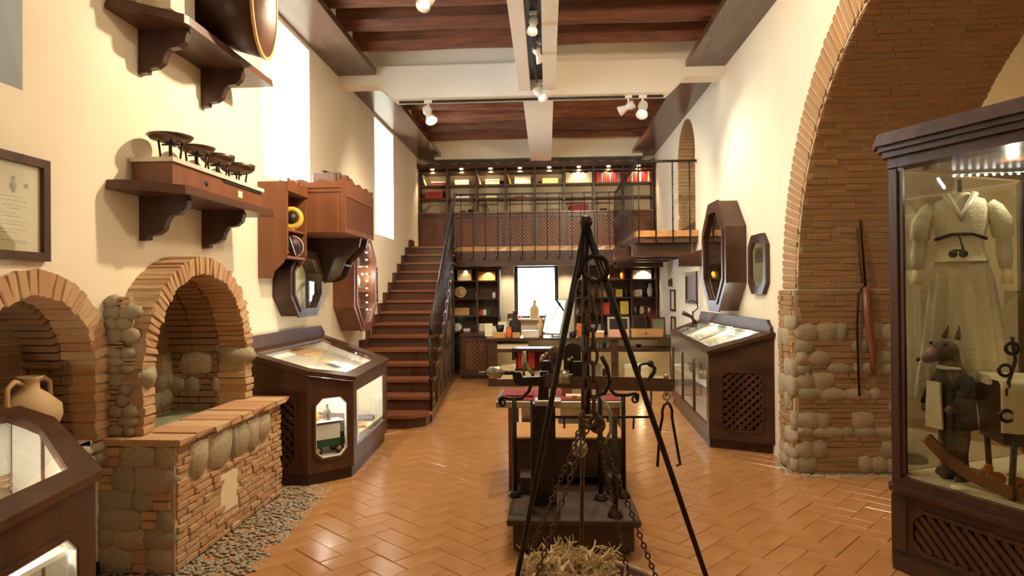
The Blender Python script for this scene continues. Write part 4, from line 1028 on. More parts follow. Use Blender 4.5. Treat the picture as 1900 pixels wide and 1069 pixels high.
for zi, z in enumerate((1.462, 1.732, 2.012)):
    for yi, y in enumerate((8.25, 8.4, 8.55, 8.68)):
        solo('small_bottle', MB().lathe((L+.10,y,z), [(0,0),(.03,0),(.03,.10),(.012,.13),(.012,.16),(0,.16)], 10), (MARBLE,PINE,WHITE,CERAM)[rr_.randrange(4)], 'small bottle in the tall lit octagonal case, %s shelf, %s from the left' % (('lower','middle','upper')[zi], ORDB[yi]), 'bottle', 'bottles in the tall octagonal case')
hk = MB(); hk.tube([(L+.012,9.95,2.0),(L+.02,9.95,1.72),(L+.02,9.86,1.50)], .010, 6).tube([(L+.02,9.97,1.98),(L+.02,9.99,1.55)], .008, 6).torus((L+.02,9.95,2.02), .025, .007, (1,0,0)).torus((L+.02,9.95,1.76), .03, .008, (1,0,0)).torus((L+.02,9.99,1.53), .025, .006, (1,0,0))
solo('iron_shears', hk, IRON, 'thin black iron shears hanging on the left wall beside the stairs', 'shears')
solo('hanging_bell', MB().tube([(L+.05,9.50,1.10),(L+.05,9.50,.99)], .004, 5).lathe((L+.05,9.50,.90), [(.045,0),(.05,.01),(.03,.06),(.012,.09),(0,.10)], 14), BRASS, 'small dark bell hanging below the tall octagonal case', 'bell')
# amphora in the near niche
t = thing('amphora', 'ochre two-handled clay amphora standing in the near wall niche', 'amphora', (-2.84, 3.40, .807))
part('body', MB().lathe((-2.84,3.40,.807), [(0,0),(.06,0),(.075,.02),(.12,.09),(.155,.18),(.15,.24),(.09,.30),(.05,.33),(.045,.38),(.065,.40),(.055,.40),(.035,.36)], 26), CERAM, t)
for sg in (-1,1): part('handle', MB().tube([(-2.84,3.40+sg*.045,1.17),(-2.84,3.40+sg*.10,1.19),(-2.84,3.40+sg*.145,1.16),(-2.84,3.40+sg*.15,1.08),(-2.84,3.40+sg*.135,1.03)], .014, 8), CERAM, t)
t = thing('amphora', 'second clay amphora partly hidden at the left end of the near niche', 'amphora', (-2.84, 2.98, .807))
part('body', MB().lathe((-2.84,2.98,.807), [(0,0),(.06,0),(.075,.02),(.13,.09),(.16,.18),(.15,.26),(.09,.32),(.05,.35),(.065,.40),(.055,.40),(.035,.36)], 26), PINE, t)
# ================================================================== DESK SHOWCASES
def desk(name, label, cat, xw, plan, zf, zb, faces, wood, lamp=6, toe=.10, crest=.12, panes=1, inner=WHITE):
    """plan: list of (x,y) from the wall (near) round to the wall (far)"""
    xs = [abs(p[0]-xw) for p in plan]; dm = max(xs); cx = sum(p[0] for p in plan)/len(plan); cy = sum(p[1] for p in plan)/len(plan)
    sgn = 1 if cx > xw else -1
    t = thing(name, label, cat, (cx, cy, 0))
    zt_ = lambda x: zb + (zf-zb)*abs(x-xw)/dm
    FZ = Fr((0,0,0),(1,0,0),(0,1,0),(0,0,1))
    shr = [((x-cx)*.94+cx if abs(x-xw) > .01 else x+.001*sgn, (y-cy)*.96+cy) for x, y in plan]
    plan = [(x+.002*sgn if abs(x-xw) < .01 else x, y) for x, y in plan]
    part('plinth', MB().prism(FZ, shr, .004, toe), WOOD, t)
    part('floor_board', MB().prism(FZ, [((x-cx)*.97+cx if abs(x-xw) > .01 else x, (y-cy)*.97+cy) for x, y in plan], toe+.001, toe+.02), inner, t)
    for i, fc in enumerate(faces):
        a = V((*plan[i], 0)); b = V((*plan[i+1], 0)); d = b-a; l = d.length
        nrm = V((d.y, -d.x, 0)).normalized()
        if nrm.dot(V((cx,cy,0))-a) > 0: nrm = -nrm
        F = Fr(a, d, (0,0,1), nrm); za, zb_ = zt_(a.x)-.03, zt_(b.x)-.03
        out = [(0,toe+.001),(l,toe+.001),(l,zb_),(0,za)]
        inn = [(.03,toe+.03),(l-.03,toe+.03),(l-.03,zb_-.03),(.03,za-.03)]
        if fc is None:
            part('side_panel', MB().prism(F, out, -.03, 0), wood, t); part('lining', MB().prism(F, inn, -.036, -.0305), inner, t); continue
        if fc[0] == 'oct': part('lining', MB().prism(F, inn, -.036, -.0305, [octa(fc[1]-.004,fc[2]+.004,fc[3]-.004,fc[4]+.004,.06,.06)[::-1]]), inner, t)
        kind = fc[0]; u0, u1, v0, v1 = fc[1:5]
        if kind == 'lattice':
            c = .05; hole = octa(u0,u1,v0,v1,c,c)
            p_ = part('lattice_panel', MB().prism(F, out, -.03, 0, [hole[::-1]]), wood, t)
            part('lattice', lattice(MB(), F, u0+.003, u1-.003, v0+.003, v1-.003, .078, .027, .011, -.014), WALN, p_)
            part('moulding', MB().prism(F, octa(u0-.02,u1+.02,v0-.02,v1+.02,c,c), .001, .012, [hole[::-1]]), wood, p_)
            part('panel_back', MB().fbox(F, u0-.02, u1+.02, v0-.02, v1+.02, -.075, -.07), BLACK, p_)
        elif kind == 'oct':
            hole = octa(u0,u1,v0,v1,.06,.06)
            p_ = part('window_panel', MB().prism(F, out, -.03, 0, [hole[::-1]]), wood, t)
            part('moulding', MB().prism(F, octa(u0-.022,u1+.022,v0-.022,v1+.022,.065,.065), .001, .010, [hole[::-1]]), wood, p_)
            part('white_bead', MB().prism(F, octa(u0-.003,u1+.003,v0-.003,v1+.003,.06,.06), -.028, .002, [octa(u0+.008,u1-.008,v0+.008,v1-.008,.057,.057)[::-1]]), WHITE, p_)
            part('glass', MB().prism(F, hole, -.018, -.014), GLASS, p_)
        elif kind == 'glass':
            hs = []; n_ = fc[5] if len(fc) > 5 else 1; ww = (u1-u0)/n_
            for k in range(n_): hs.append(([(u0+ww*k+.015, v0), (u0+ww*(k+1)-.015, v0), (u0+ww*(k+1)-.015, v1), (u0+ww*k+.015, v1)]))
            p_ = part('glass_front', MB().prism(F, out, -.03, 0, [h[::-1] for h in hs]), wood, t)
            for h in hs: part('glass', MB().prism(F, h, -.018, -.013), GLASS, p_)
    # slanted top
    ys = [p[1] for p in plan]; sl = V((sgn*dm, 0, zf-zb)).normalized(); k = V((dm, zf-zb)).length/dm
    FT = Fr((xw, 0, zb), (0,1,0), sl, V((0,1,0)).cross(sl)*(-1 if V((0,1,0)).cross(sl).z < 0 else 1))
    o = [(y, abs(x-xw)*k) for x, y in plan]; my = sum(a for a, b in o)/len(o); mv = sum(b for a, b in o)/len(o)
    oo = [((a-my)*1.03+my, (b-mv)*1.06+mv if b > .02 else .004) for a, b in o]; ii = [((a-my)*.86+my, (b-mv)*.80+mv) for a, b in o]
    part('top_frame', MB().prism(FT, oo, -.022, .018, [ii[::-1]]), wood, t)
    part('top_glass', MB().prism(FT, [((a-my)*.875+my, (b-mv)*.82+mv) for a, b in o], .004, .009), GLASS, t)
    # crest board on the wall
    y0_, y1_ = min(ys), max(ys)
    q = [(y0_+.02,zb-.02),(y1_-.02,zb-.02),(y1_-.02,zb+crest*.45),(y1_-.09,zb+crest*.75),(y1_-.12,zb+crest),(y0_+.12,zb+crest),(y0_+.09,zb+crest*.75),(y0_+.02,zb+crest*.45)]
    part('crest_board', MB().prism(Fr((xw,0,0),(0,1,0),(0,0,1),(sgn,0,0)), q, .003, .035), wood, t)
    part('inner_back', MB().fbox(Fr((xw,0,0),(0,1,0),(0,0,1),(sgn,0,0)), y0_+.03, y1_-.03, toe+.02, zb-.03, .004, .014), inner, t)
    return t, FT, zt_
LW = [(L,5.47),(-2.05,5.42),(-1.74,5.71),(-1.79,7.12),(L,7.55)]
t, FT, _z = desk('corner_showcase', 'dark wooden showcase with slanted glass top, lattice end and octagonal window beside the brick well', 'showcase', L, LW, .89, 1.14, [('lattice',.16,.50,.16,.76),('oct',.07,.36,.22,.74),('glass',.10,1.33,.26,.76),None], WALN, crest=.13)
part('inner_shelf', MB().prism(Fr((0,0,0),(1,0,0),(0,1,0),(0,0,1)), [(L+.02,5.52),(-2.08,5.47),(-1.80,5.74),(-1.80,6.0),(-2.3,6.1),(L+.02,6.1)], .50, .512), WALN, t)
part('platform', MB().prism(Fr((0,0,0),(1,0,0),(0,1,0),(0,0,1)), [(L+.02,5.52),(-2.08,5.47),(-1.80,5.74),(-1.80,6.0),(-2.3,6.1),(L+.02,6.1)], .121, .225), WHITE, t)
part('partition', MB().box(L+.02,6.11,.125,-1.82,6.125,.86), WHITE, t)
part('display_floor', MB().prism(Fr((0,0,0),(1,0,0),(0,1,0),(0,0,1)), [(L+.02,6.14),(-1.83,6.14),(-1.83,7.05),(L+.02,7.4)], .27, .29), CREAMC, t)
part('top_tray', MB().prism(FT, [(5.7,.12),(7.25,.12),(7.0,.74),(5.9,.74)], -.10, -.09), WHITE, t)
for y_ in (6.0, 6.6): light('POINT', FT.p(y_, .62, -.03), 4.0, (1,.93,.80), .01, name='showcase_lamp_light')
light('POINT', (-2.02,5.58,.45), 5, (1,.95,.85), .01, name='showcase_lamp_light'); light('POINT', (-2.0,5.66,.80), 9, (1,.93,.8), .02, name='showcase_lamp_light')
light('POINT', (-2.15,6.6,.80), 12, (1,.90,.72), .02, name='showcase_lamp_light')
def paper(F, u, v, w_, h, w0, m, label, cat, ang=0, th=.004):
    G = Fr(F.p(u, v, w0), F.U*math.cos(ang)+F.V*math.sin(ang), F.V*math.cos(ang)-F.U*math.sin(ang), F.W)
    return solo(cat.replace(' ', '_'), MB().fbox(G, -w_/2, w_/2, -h/2, h/2, 0, th), m, label, cat)
paper(FT, 6.1, .42, .35, .26, -.088, WHITE, 'open white document under the slanted glass of the left showcase', 'document', .2)
paper(FT, 6.6, .36, .30, .22, -.088, PAPER, 'yellowed sheet beside the white document in the left showcase', 'sheet', -.3)
paper(FT, 6.45, .55, .10, .12, -.083, BL, 'small blue-violet card lying in the left showcase', 'card', .5)
paper(FT, 6.75, .16, .50, .16, -.086, PINE, 'tan leather folder at the back of the left showcase', 'folder', .1, .03)
# toy truck seen through the octagonal window
tx, ty = -1.985, 5.66; Ft = Fr((tx, ty, .238), (.75,.66,0), (0,0,1))
t = thing('toy_truck', 'vintage green toy delivery truck with white box body behind the octagonal window', 'toy truck', (tx, ty, .226))
part('box_body', MB().fbox(Ft, -.12, .12, .12, .26, -.06, .06, .006), WHITE, t)
part('roof', MB().fbox(Ft, -.12, .15, .262, .28, -.065, .065, .004), WHITE, t)
part('chassis', MB().fbox(Ft, -.14, .17, .055, .12, -.055, .055, .004), GREEN, t); part('bonnet', MB().fbox(Ft, .10, .17, .121, .17, -.035, .035, .006), GREEN, t)
for u in (-.09, .11):
    for w0 in (-.062, .062):
        wh = part('wheel', MB().torus(Ft.p(u,.032,w0), .034, .010, Ft.W, 18, 6), BLACK, t); part('hub', MB().lathe(Ft.p(u,.032,w0), [(0,-.004),(.025,-.004),(.025,.004),(0,.004)], 10, Ft.W), YEL, wh)
part('lamp', MB().ball(Ft.p(.175,.12,.045), .012, 8, 5), BRASS, t)
exhibit('block', -2.10, 5.62, .513, .14, .05, PINE, 'light wooden block stack on the shelf behind the octagonal window, lower', 'block', d=.12)
exhibit('block', -2.09, 5.63, .564, .10, .05, CERAM, 'light wooden block on top of the stack behind the octagonal window', 'block', d=.08)
exhibit('bottle', -1.97, 5.68, .513, .06, .15, STEEL, 'small grey bottle beside the wooden blocks', 'bottle')
# coral
mb = MB(); rr_ = random.Random(31)
for k in range(40):
    q = V((-1.98, 6.18, .30)); a = rr_.uniform(0, 2*PI); e = rr_.uniform(.2, 1.2); pts = [q]
    for s in range(4): q = q+V((math.cos(a)*math.cos(e), math.sin(a)*math.cos(e), math.sin(e)))*.055; a += rr_.uniform(-.5,.5); e += rr_.uniform(-.3,.3); pts.append(q)
    mb.tube(pts, [.008,.007,.006,.005,.004], 5)
solo('white_coral', mb, ROOT, 'branching pale coral behind the side glass of the left showcase', 'coral')
FZ0 = Fr((0,0,0),(1,0,0),(0,1,0),(0,0,1))
paper(FZ0, -1.98, 6.50, .24, .20, .291, PINE, 'pinkish booklet on the floor of the left showcase', 'booklet', .3, .02)
paper(FZ0, -2.0, 6.85, .25, .22, .291, BL, 'blue patterned cloth at the far end of the left showcase', 'cloth', .2, .03)
# near-left showcase
NW = [(L,1.0),(-1.76,1.2),(-1.90,2.62),(-2.44,3.06),(L,3.10)]
t, FT2, _z = desk('near_showcase', 'dark wooden showcase with lit interior in the near left corner under the certificate', 'showcase', L, NW, .87, 1.08, [None,('oct',.55,1.30,.16,.70),None,None], WALN, crest=.02)
light('POINT', (-2.2,2.1,.84), 18, (1,.90,.72), .03, name='showcase_lamp_light')
part('display_floor', MB().box(L+.02,1.3,.60,-1.95,2.55,.62), WHITE, t)
paper(FZ0, -2.2, 2.3, .36, .5, .621, WHITE, 'large white sheet inside the near left showcase', 'sheet', .2, .01)
# right showcase
RW = [(R,6.56),(1.67,6.84),(1.80,9.55),(R,9.60)]
t, FT3, _z = desk('right_showcase', 'dark wooden desk showcase with glazed front and rounded lattice end against the right wall', 'showcase', R, RW, 1.0, 1.21, [('lattice',.12,.50,.22,.80),('glass',.10,2.62,.22,.84,3),None], WOODH, crest=.13)
part('top_tray', MB().prism(FT3, [(6.95,.10),(9.4,.10),(9.4,.45),(7.05,.45)], -.08, -.07), WHITE, t)
for y_ in (7.7, 8.55): part('top_bar', MB().prism(FT3, [(y_,.06),(y_+.04,.06),(y_+.04,.50),(y_,.50)], .010, .02), STEEL, t)
part('rack', MB().box(1.85,6.95,.50,2.2,9.5,.512), WHITE, t)
for y_ in (7.4, 8.1, 8.9): light('POINT', FT3.p(y_, .12, -.03), 3.2, (1,.95,.72), .01, name='showcase_lamp_light')
light('POINT', (1.9,7.6,.84), 3, (1,.93,.75), .01, name='showcase_lamp_light')
for i, y in enumerate((7.25, 8.1, 9.0)): paper(FT3, y, .28, .42, .28, -.068, (PAPER, CREAMC, WHITE)[i], ('yellow', 'cream', 'white')[i]+' manuscript page under the slanted glass of the right showcase', 'manuscript', .1*i)
for i, y in enumerate((7.2, 7.7, 8.4, 9.1)): exhibit('bowl' if i % 2 else 'jar', 2.0, y, .513, .14, .12, (STEEL, MARBLE, BRASS, GREEN)[i], ('steel jar nearest the lattice end','pale bowl','brass jar','green bowl at the far end')[i]+' inside the right showcase', 'jar' if i % 2 == 0 else 'bowl')
# ================================================================== RIGHT WALL ITEMS
t, F, sh = octbox('octagonal_mirror_case', 'large deep octagonal dark wooden mirror case on the right wall above the showcase', 'mirror case', -1, R, 7.42, 8.52, 1.40, 2.70, .215, .12, GLASS, WALN, MIRROR)
part('reflected_panel', MB().fbox(F, 7.95,8.3,1.72,1.86,.013,.02), ORANGE, t)  # orange reflection in the glass, put in as a coloured panel
t = thing('octagonal_picture', 'small octagonal framed engraving between the mirror case and the brick arch', 'picture', (R, 7.0, 1.6)); F = Fr((R,0,0),(0,1,0),(0,0,1),(-1,0,0))
o = octa(6.66,7.24,1.60,2.23,.12,.12); i_ = octa(6.74,7.16,1.68,2.15,.09,.09)
part('frame', MB().prism(F, o, .002, .045, [i_[::-1]]), WOOD, t); part('mat_board', MB().prism(F, i_, .004, .012), CREAMC, t)
part('engraving', MB().fbox(F, 6.82,7.08,1.93,2.09,.0125,.015), BASIN, t); part('photograph', MB().fbox(F, 6.82,7.08,1.72,1.90,.0125,.015), MARBLE, t)
sk = MB()
for k in range(14): a = rr_.uniform(6.84,7.04); b = rr_.uniform(1.94,2.05); sk.fbox(F, a, a+rr_.uniform(.01,.03), b, b+rr_.uniform(.01,.035), .0151, .0156)
part('ink_figures', sk, BLACK, t); part('glass', MB().prism(F, i_, .028, .031), GLASSG, t)
def wframe(y0, y1, z0, z1, m, m2, label, b=.03):
    t = thing('framed_picture', label, 'picture', (R, (y0+y1)/2, z0))
    part('frame', MB().prism(F, [(y0,z0),(y1,z0),(y1,z1),(y0,z1)], .002, .03, [[(y0+b,z0+b),(y0+b,z1-b),(y1-b,z1-b),(y1-b,z0+b)]]), m, t)
    part('picture', MB().fbox(F, y0+b, y1-b, z0+b, z1-b, .004, .012), m2, t)
wframe(11.75,12.0,1.72,1.86,WOOD,STEEL,'tiny dark framed picture on the far right wall, topmost')
wframe(11.45,11.85,1.28,1.66,WOOD,CREAMC,'narrow dark framed picture below the tiny one on the far right wall')
wframe(11.45,11.80,.86,1.18,WALN,CREAMC,'brown framed picture low on the far right wall behind the counter')
wframe(9.80,10.55,1.44,1.93,WALN,LEATH,'square brown framed picture left of the octagonal mirror case',.06)
t, F9, sh9 = octbox('octagonal_picture', 'octagonal framed glass just beyond the deep octagonal mirror case', 'picture', -1, R, 8.56, 9.1, 1.50, 2.2, .05, .08, GLASS, WOOD, MARBLE)
ir = thing('iron_hook_stand', 'black forged iron lamp with curled hook standing on the far end of the right showcase', 'iron stand', (2.12, 9.3, 1.2))
p = V((2.05, 9.25, 1.13)); part('stem', MB().tube([p, p+V((0,0,.22))], .012, 6).lathe(p, [(0,0),(.05,0),(.05,.01),(0,.02)], 12), IRON, ir)
part('hook', MB().tube([p+V((.0,0,.20)), p+V((.07,0,.26)), p+V((.06,0,.34)), p+V((0,0,.37)), p+V((-.06,0,.35))], .009, 6), IRON, ir)
part('arm', MB().tube([p+V((.05,0,.04)), p+V((-.02,0,.14)), p+V((-.14,0,.20))], [.02,.022,.03], 8), IRON, ir)
# flail on the brick pier
FPr = Fr((0, AC+AR-.035, 0), (1,0,0), (0,0,1), (0,-1,0))
t = thing('flail', 'old threshing flail with wooden beater and long iron rod hanging on the brick pier', 'flail', (2.8, 5.88, .9))
part('beater', MB().tube([(2.80,5.85,1.66),(2.815,5.85,1.40),(2.85,5.85,1.10),(2.862,5.85,.90)], [.030,.034,.028,.020], 10), WALN if False else REDW, t)
part('rod', MB().tube([(2.745,5.855,2.53),(2.765,5.855,2.2),(2.80,5.855,1.67)], [.004,.008,.012], 6), IRON, t)
part('second_rod', MB().tube([(2.735,5.86,2.18),(2.75,5.86,1.95),(2.775,5.86,1.70)], [.006,.010,.008], 6), RUST, t)
part('cord', MB().tube([(2.79,5.86,1.67),(2.74,5.86,1.60),(2.728,5.865,1.3),(2.735,5.865,.95),(2.745,5.87,.70)], .010, 6), IRON, t)
part('hook', MB().torus((2.745,5.87,2.54), .016, .004, (0,1,0), 12, 5), IRON, t)
# ================================================================== LAMPS ON THE TRACKS
def spot(loc, aim, label, s=1.0):
    t = thing('track_spotlight', label, 'spotlight', loc); a = (V(aim)-V(loc)).normalized(); l = V(loc)
    part('stem', MB().tube([l+V((0,0,.10*s)), l], .012*s, 8).box(l.x-.04*s,l.y-.02,l.z+.10*s,l.x+.04*s,l.y+.02,l.z+.13*s), LAMPW, t)
    part('housing', MB().lathe(l-a*.07*s, [(0,0),(.045*s,0),(.050*s,.05*s),(.032*s,.09*s),(.036*s,.11*s),(.062*s,.19*s),(.055*s,.19*s),(.03*s,.12*s),(0,.12*s)], 18, a), LAMPW, t)
    part('bulb', MB().lathe(l-a*.07*s, [(0,.145*s),(.040*s,.145*s),(.040*s,.15*s),(0,.15*s)], 14, a), BULB, t)
spot((-.95,5.2,4.02), (-1.05,4.7,3.6), 'white spotlight hanging by the joists at the top centre-left, rim lit')
part('drop_rod', MB().tube([(-.95,5.2,4.15),(-.95,5.2,4.66)], .010, 6), LAMPW, bpy.data.objects['track_spotlight'])
tr = thing('lighting_track', 'black lighting track under the cross beam', 'track', (0, 8.3, 4.12)); part('rail', MB().box(-1.9,8.31,4.112,1.50,8.34,4.139), BLACK, tr)
spot((-1.52,8.32,3.98), (-1.35,8.1,3.6), 'white spotlight under the left half of the cross beam', 1.25)
spot((1.24,8.32,3.98), (1.15,8.0,3.6), 'white spotlight under the right half of the cross beam, round face to the room', 1.25)
spot((1.06,8.32,4.0), (.6,8.5,3.8), 'white square-bodied spotlight next to the round one under the cross beam', 1.1)
spot((-.11,6.2,4.22), (-.15,6.0,3.8), 'white spotlight in the slot of the twin beam, nearest the camera', .9)
spot((-.08,6.9,4.20), (.1,7.1,3.8), 'second white spotlight in the slot of the twin beam', .9)
spot((-.08,8.05,4.12), (.1,7.8,3.8), 'white spotlight at the crossing of the twin beam and the cross beam', 1.1)
part('cable', MB().tube([(-.12,6.3,4.33),(-.10,6.8,4.22),(-.13,7.3,4.26),(-.10,7.9,4.2)], .010, 6), BLACK, tr)
# ================================================================== PLATFORM SCALE (centre)
FXZ = lambda y: Fr((0,y,0),(1,0,0),(0,0,1),(0,1,0))
def q2(px, py, y): p = atY(px, py, y); return (p.x, p.z)
def pt(px, py, y): return atY(px, py, y)
t = thing('platform_scale', 'tall black cast iron weighing machine on a dark moulded plinth mid-room', 'weighing machine', (.15, 4.4, 0))
part('plinth', MB().box(-.225,4.05,.03,.525,5.26,.195), DKW, t)
part('plinth_base', MB().box(-.20,4.09,.004,.50,5.22,.03), BLACK, t)
part('moulding', MB().fbox(Fr((0,0,0),(1,0,0),(0,1,0),(0,0,1)), -.262,.562,4.0,5.28,.196,.24,.008), DKW, t)
part('rear_box', MB().box(-.255,4.72,.30,.545,5.25,.575), DKW, t, 'brown wooden box at the back of the platform')
part('box_foot', MB().box(-.24,4.74,.241,-.10,5.24,.299).box(.36,4.74,.241,.53,5.24,.299), DKW, t)
part('box_back', MB().box(-.099,5.20,.241,.359,5.22,.299), BLACK, t)
part('box_top', MB().box(-.262,4.715,.576,.552,5.255,.588), PINE, t, 'tan wooden top of the rear box')
part('box_knobs', MB().ball((.155,4.70,.40), .014, 8, 5).ball((.185,4.70,.40), .014, 8, 5), BRASS, t)
for x0, x1 in ((-.20,-.10),(.40,.50)): part('corner_block', MB().fbox(FXZ(4.50), x0, x1, .241, .36, 0, .2, .006), DKW, t)
cpl = MB().prism(FXZ(4.25), [q2(987,960,4.25),q2(1033,960,4.25),q2(1030,750,4.25),q2(988,750,4.25)], 0, .10)
cpl.prism(FXZ(4.26), [q2(997,751,4.25),q2(1019,751,4.25),q2(1016,690,4.25),q2(1002,690,4.25)], 0, .08)
part('column', cpl, IRON, t, 'black cast iron column')
part('column_cap', MB().fbox(FXZ(4.24), pt(986,0,4.25).x, pt(1034,0,4.25).x, pt(0,753,4.25).z, pt(0,742,4.25).z, -.01, .12, .006), STEEL, t)
def rodp(name, px, y0, y1, yy, r, foot=True, m=IRON):
    a, b = pt(px, y0, yy), pt(px, y1, yy); b = V((a.x, yy, max(.241, b.z)))
    mb = MB().tube([a, b], r, 8)
    if foot: mb.lathe(b, [(r*2.6,0),(r*2.8,.012),(r*2,.018),(r*2.2,.03),(r,.04)], 14)
    part(name, mb, m, t)
rodp('upright_rod', 954, 740, 958, 4.45, .016); rodp('upright_rod', 1156, 735, 958, 4.45, .016)
rodp('upright_rod', 1113, 714, 958, 4.40, .017); rodp('upright_rod', 1140, 772, 972, 4.08, .018); rodp('thin_rod', 986, 742, 968, 4.12, .008)
def scroll(sg, px0, py0):
    y = 4.45; c = pt(px0, py0, y); P = []
    for i in range(12): a = i/11*1.6*PI; P.append(c + V((sg*(-.055+.028*math.cos(a)*(1-.02*i)), 0, -.035+.028*math.sin(a))))
    P = P[::-1] + [c+V((0,0,.0)), c+V((-sg*-.07,0,0))]
    Q = [c+V((-sg*.03,0,0)), c+V((sg*.05,0,.0)), c+V((sg*.10,0,.05)), c+V((sg*.125,0,.12)), c+V((sg*.13,0,.18))]
    mb = MB().tube([c+V((sg*-.085,0,-.035)), c+V((sg*-.10,0,-.02)), c+V((sg*-.10,0,.0)), c+V((sg*-.08,0,.01))]+Q, .012, 8)
    mb.torus(c+V((sg*-.082,0,-.03)), .020, .008, (0,1,0), 14, 6)
    part('scroll_bracket', mb, IRON, t)
scroll(1, 954, 740); scroll(-1, 1156, 733)
BY = 4.16
bm = MB().prism(FXZ(BY), [q2(1008,694,BY),q2(1248,703,BY),q2(1248,726,BY),q2(1140,724,BY),q2(1008,718,BY)], -.012, .012)
part('beam', bm, RUST, t, 'long flat weighing beam')
bl = MB().prism(FXZ(BY), [q2(950,690,BY),q2(966,690,BY),q2(970,700,BY),q2(1010,698,BY),q2(1012,714,BY),q2(962,716,BY),q2(953,706,BY)], -.02, .02).tube([pt(930,692,BY), pt(955,692,BY)], .013, 8)
part('beam_arm', bl, IRON, t)
part('counterweight', MB().tube([pt(888,691,BY), pt(903,691,BY)], .007, 8).lathe(pt(903,691,BY), [(0,0),(.020,.0),(.022,.012),(.038,.02),(.040,.085),(.034,.095),(.018,.10),(.018,.115),(0,.115)], 18, (1,0,0)), STEEL, t, 'pale steel counterweight on the left arm')
part('poise', MB().lathe(pt(1036,700,BY-.03), [(0,0),(.045,0),(.045,.07),(0,.07)], 18, (1,0,0)), STEEL, t, 'steel sliding poise')
part('gear_block', MB().fbox(FXZ(BY), pt(998,0,BY).x, pt(1017,0,BY).x, pt(0,690,BY).z, pt(0,672,BY).z, -.03,.03,.004).fbox(FXZ(BY), pt(1056,0,BY).x, pt(1077,0,BY).x, pt(0,698,BY).z, pt(0,672,BY).z, -.03,.03,.006), IRON, t)
part('adjusting_nuts', MB().ball(pt(1008,662,BY), .018, 8, 5).ball(pt(1014,657,BY), .013, 8, 5).ball(pt(1056,668,BY), .013, 8, 5).ball(pt(1061,664,BY), .010, 8, 5).tube([pt(1005,672,BY), pt(1005,664,BY)], .012, 8), BRASS, t)
part('wheel', MB().lathe(pt(1032,658,BY), [(0,-.012),(.050,-.012),(.055,0),(.050,.012),(0,.012)], 22, (0,1,0)).tube([pt(1020,660,BY), pt(1022,692,BY)], .014, 8), RUST, t)
part('rounded_plate', MB().prism(FXZ(BY+.05), [(q2(1046,694,BY+.05)), (q2(1078,694,BY+.05)), (q2(1078,650,BY+.05)), (q2(1073,640,BY+.05)), (q2(1062,636,BY+.05)), (q2(1051,640,BY+.05)), (q2(1046,650,BY+.05))], 0, .02), BLACK, t)
part('curved_stay', MB().tube([pt(973,652,BY), pt(974,672,BY), pt(980,685,BY), pt(990,694,BY)], .012, 8).tube([pt(971,660,BY), pt(972,697,BY)], .009, 8), STEEL, t)
part('lower_link', MB().tube([pt(1028,774,4.2), pt(1208,774,4.2), pt(1208,712,4.2)], .009, 8).tube([pt(1047,776,4.2), pt(1047,795,4.2)], .007, 6).tube([pt(1176,776,4.2), pt(1175,796,4.2)], .007, 6), IRON, t)
part('cross_plate', MB().fbox(FXZ(4.2), pt(1029,0,4.2).x, pt(1090,0,4.2).x, pt(0,784,4.2).z, pt(0,772,4.2).z, 0, .03), STEEL, t)
part('latch', MB().tube([pt(1186,702,BY), pt(1187,678,BY), pt(1195,675,BY), pt(1204,675,BY)], .009, 6).tube([pt(1203,706,BY), pt(1213,692,BY), pt(1215,684,BY), pt(1208,676,BY)], .013, 8).ball(pt(1207,675,BY), .022, 8, 5), IRON, t)
part('beam_tip', MB().ball(pt(1236,699,BY), .018, 10, 6), STEEL, t); part('beam_hook', MB().tube([pt(1236,720,BY), pt(1237,736,BY)], .010, 8), STEEL, t)
t = thing('iron_stirrup', 'black iron stirrup with two splayed legs hanging from the right tip of the weighing beam', 'stirrup', (.75, BY, .55))
part('hook', MB().torus(pt(1237,735,BY), .022, .007, (0,1,0), 14, 6).tube([pt(1237,742,BY), pt(1241,748,BY)], .010, 6), STEEL, t)
part('fork', MB().tube([pt(1220,866,BY), pt(1224,800,BY), pt(1229,775,BY), pt(1229,762,BY), pt(1232,752,BY), pt(1238,748,BY), pt(1243,751,BY), pt(1247,762,BY), pt(1247,776,BY), pt(1253,810,BY), pt(1262,862,BY), pt(1255,864,BY)], .009, 8), IRON, t)
# ---- exhibit table behind the scale
t = thing('exhibit_table', 'low grey exhibit table with trays behind the weighing machine', 'table', (.1, 5.7, 0))
part('tabletop', MB().fbox(Fr((0,0,0),(1,0,0),(0,1,0),(0,0,1)), -.43,.62,5.32,6.0,.69,.745,.005), STEEL, t)
part('top_lining', MB().box(-.40,5.35,.746,.59,5.97,.752), BR, t, 'dark red lining of the table top')
for x in (-.30, .56):
    for y in (5.38, 5.92): part('leg', MB().box(x-.03,y-.03,.003,x+.03,y+.03,.689), REDW, t)
part('apron', MB().box(-.22,5.36,.56,.0,5.38,.689).box(.10,5.36,.60,.50,5.38,.689), STEEL, t)
def ontab(kind, px, y, wp, hp, m, lab, cat, m2=None, d=None, z=.753):
    p = pt(px, 740, y); s_ = y/FPX; return exhibit(kind, p.x, y, z, wp*s_, hp*s_, m, lab, cat, m2=m2, d=d)
ontab('box',1090,5.75,100,14,MARBLE,'pale grey tray at the right of the exhibit table','tray',m2=STEEL,d=.22)
ontab('block',1052,5.60,18,19,REDW,'red-brown wooden block standing on the exhibit table','block',d=.08)
ontab('block',965,5.60,50,5,BR,'dark red flat case on the left of the exhibit table','case',d=.25)
ontab('block',1014,5.45,14,4,WHITE,'white card lying near the column on the exhibit table','card',d=.10)
ontab('bowl',1066,5.42,14,6,BRASS,'golden shell dish at the front of the exhibit table','dish')
ontab('block',1085,5.45,70,6,CREAMC,'cream tray strip at the front of the exhibit table','tray',d=.10)
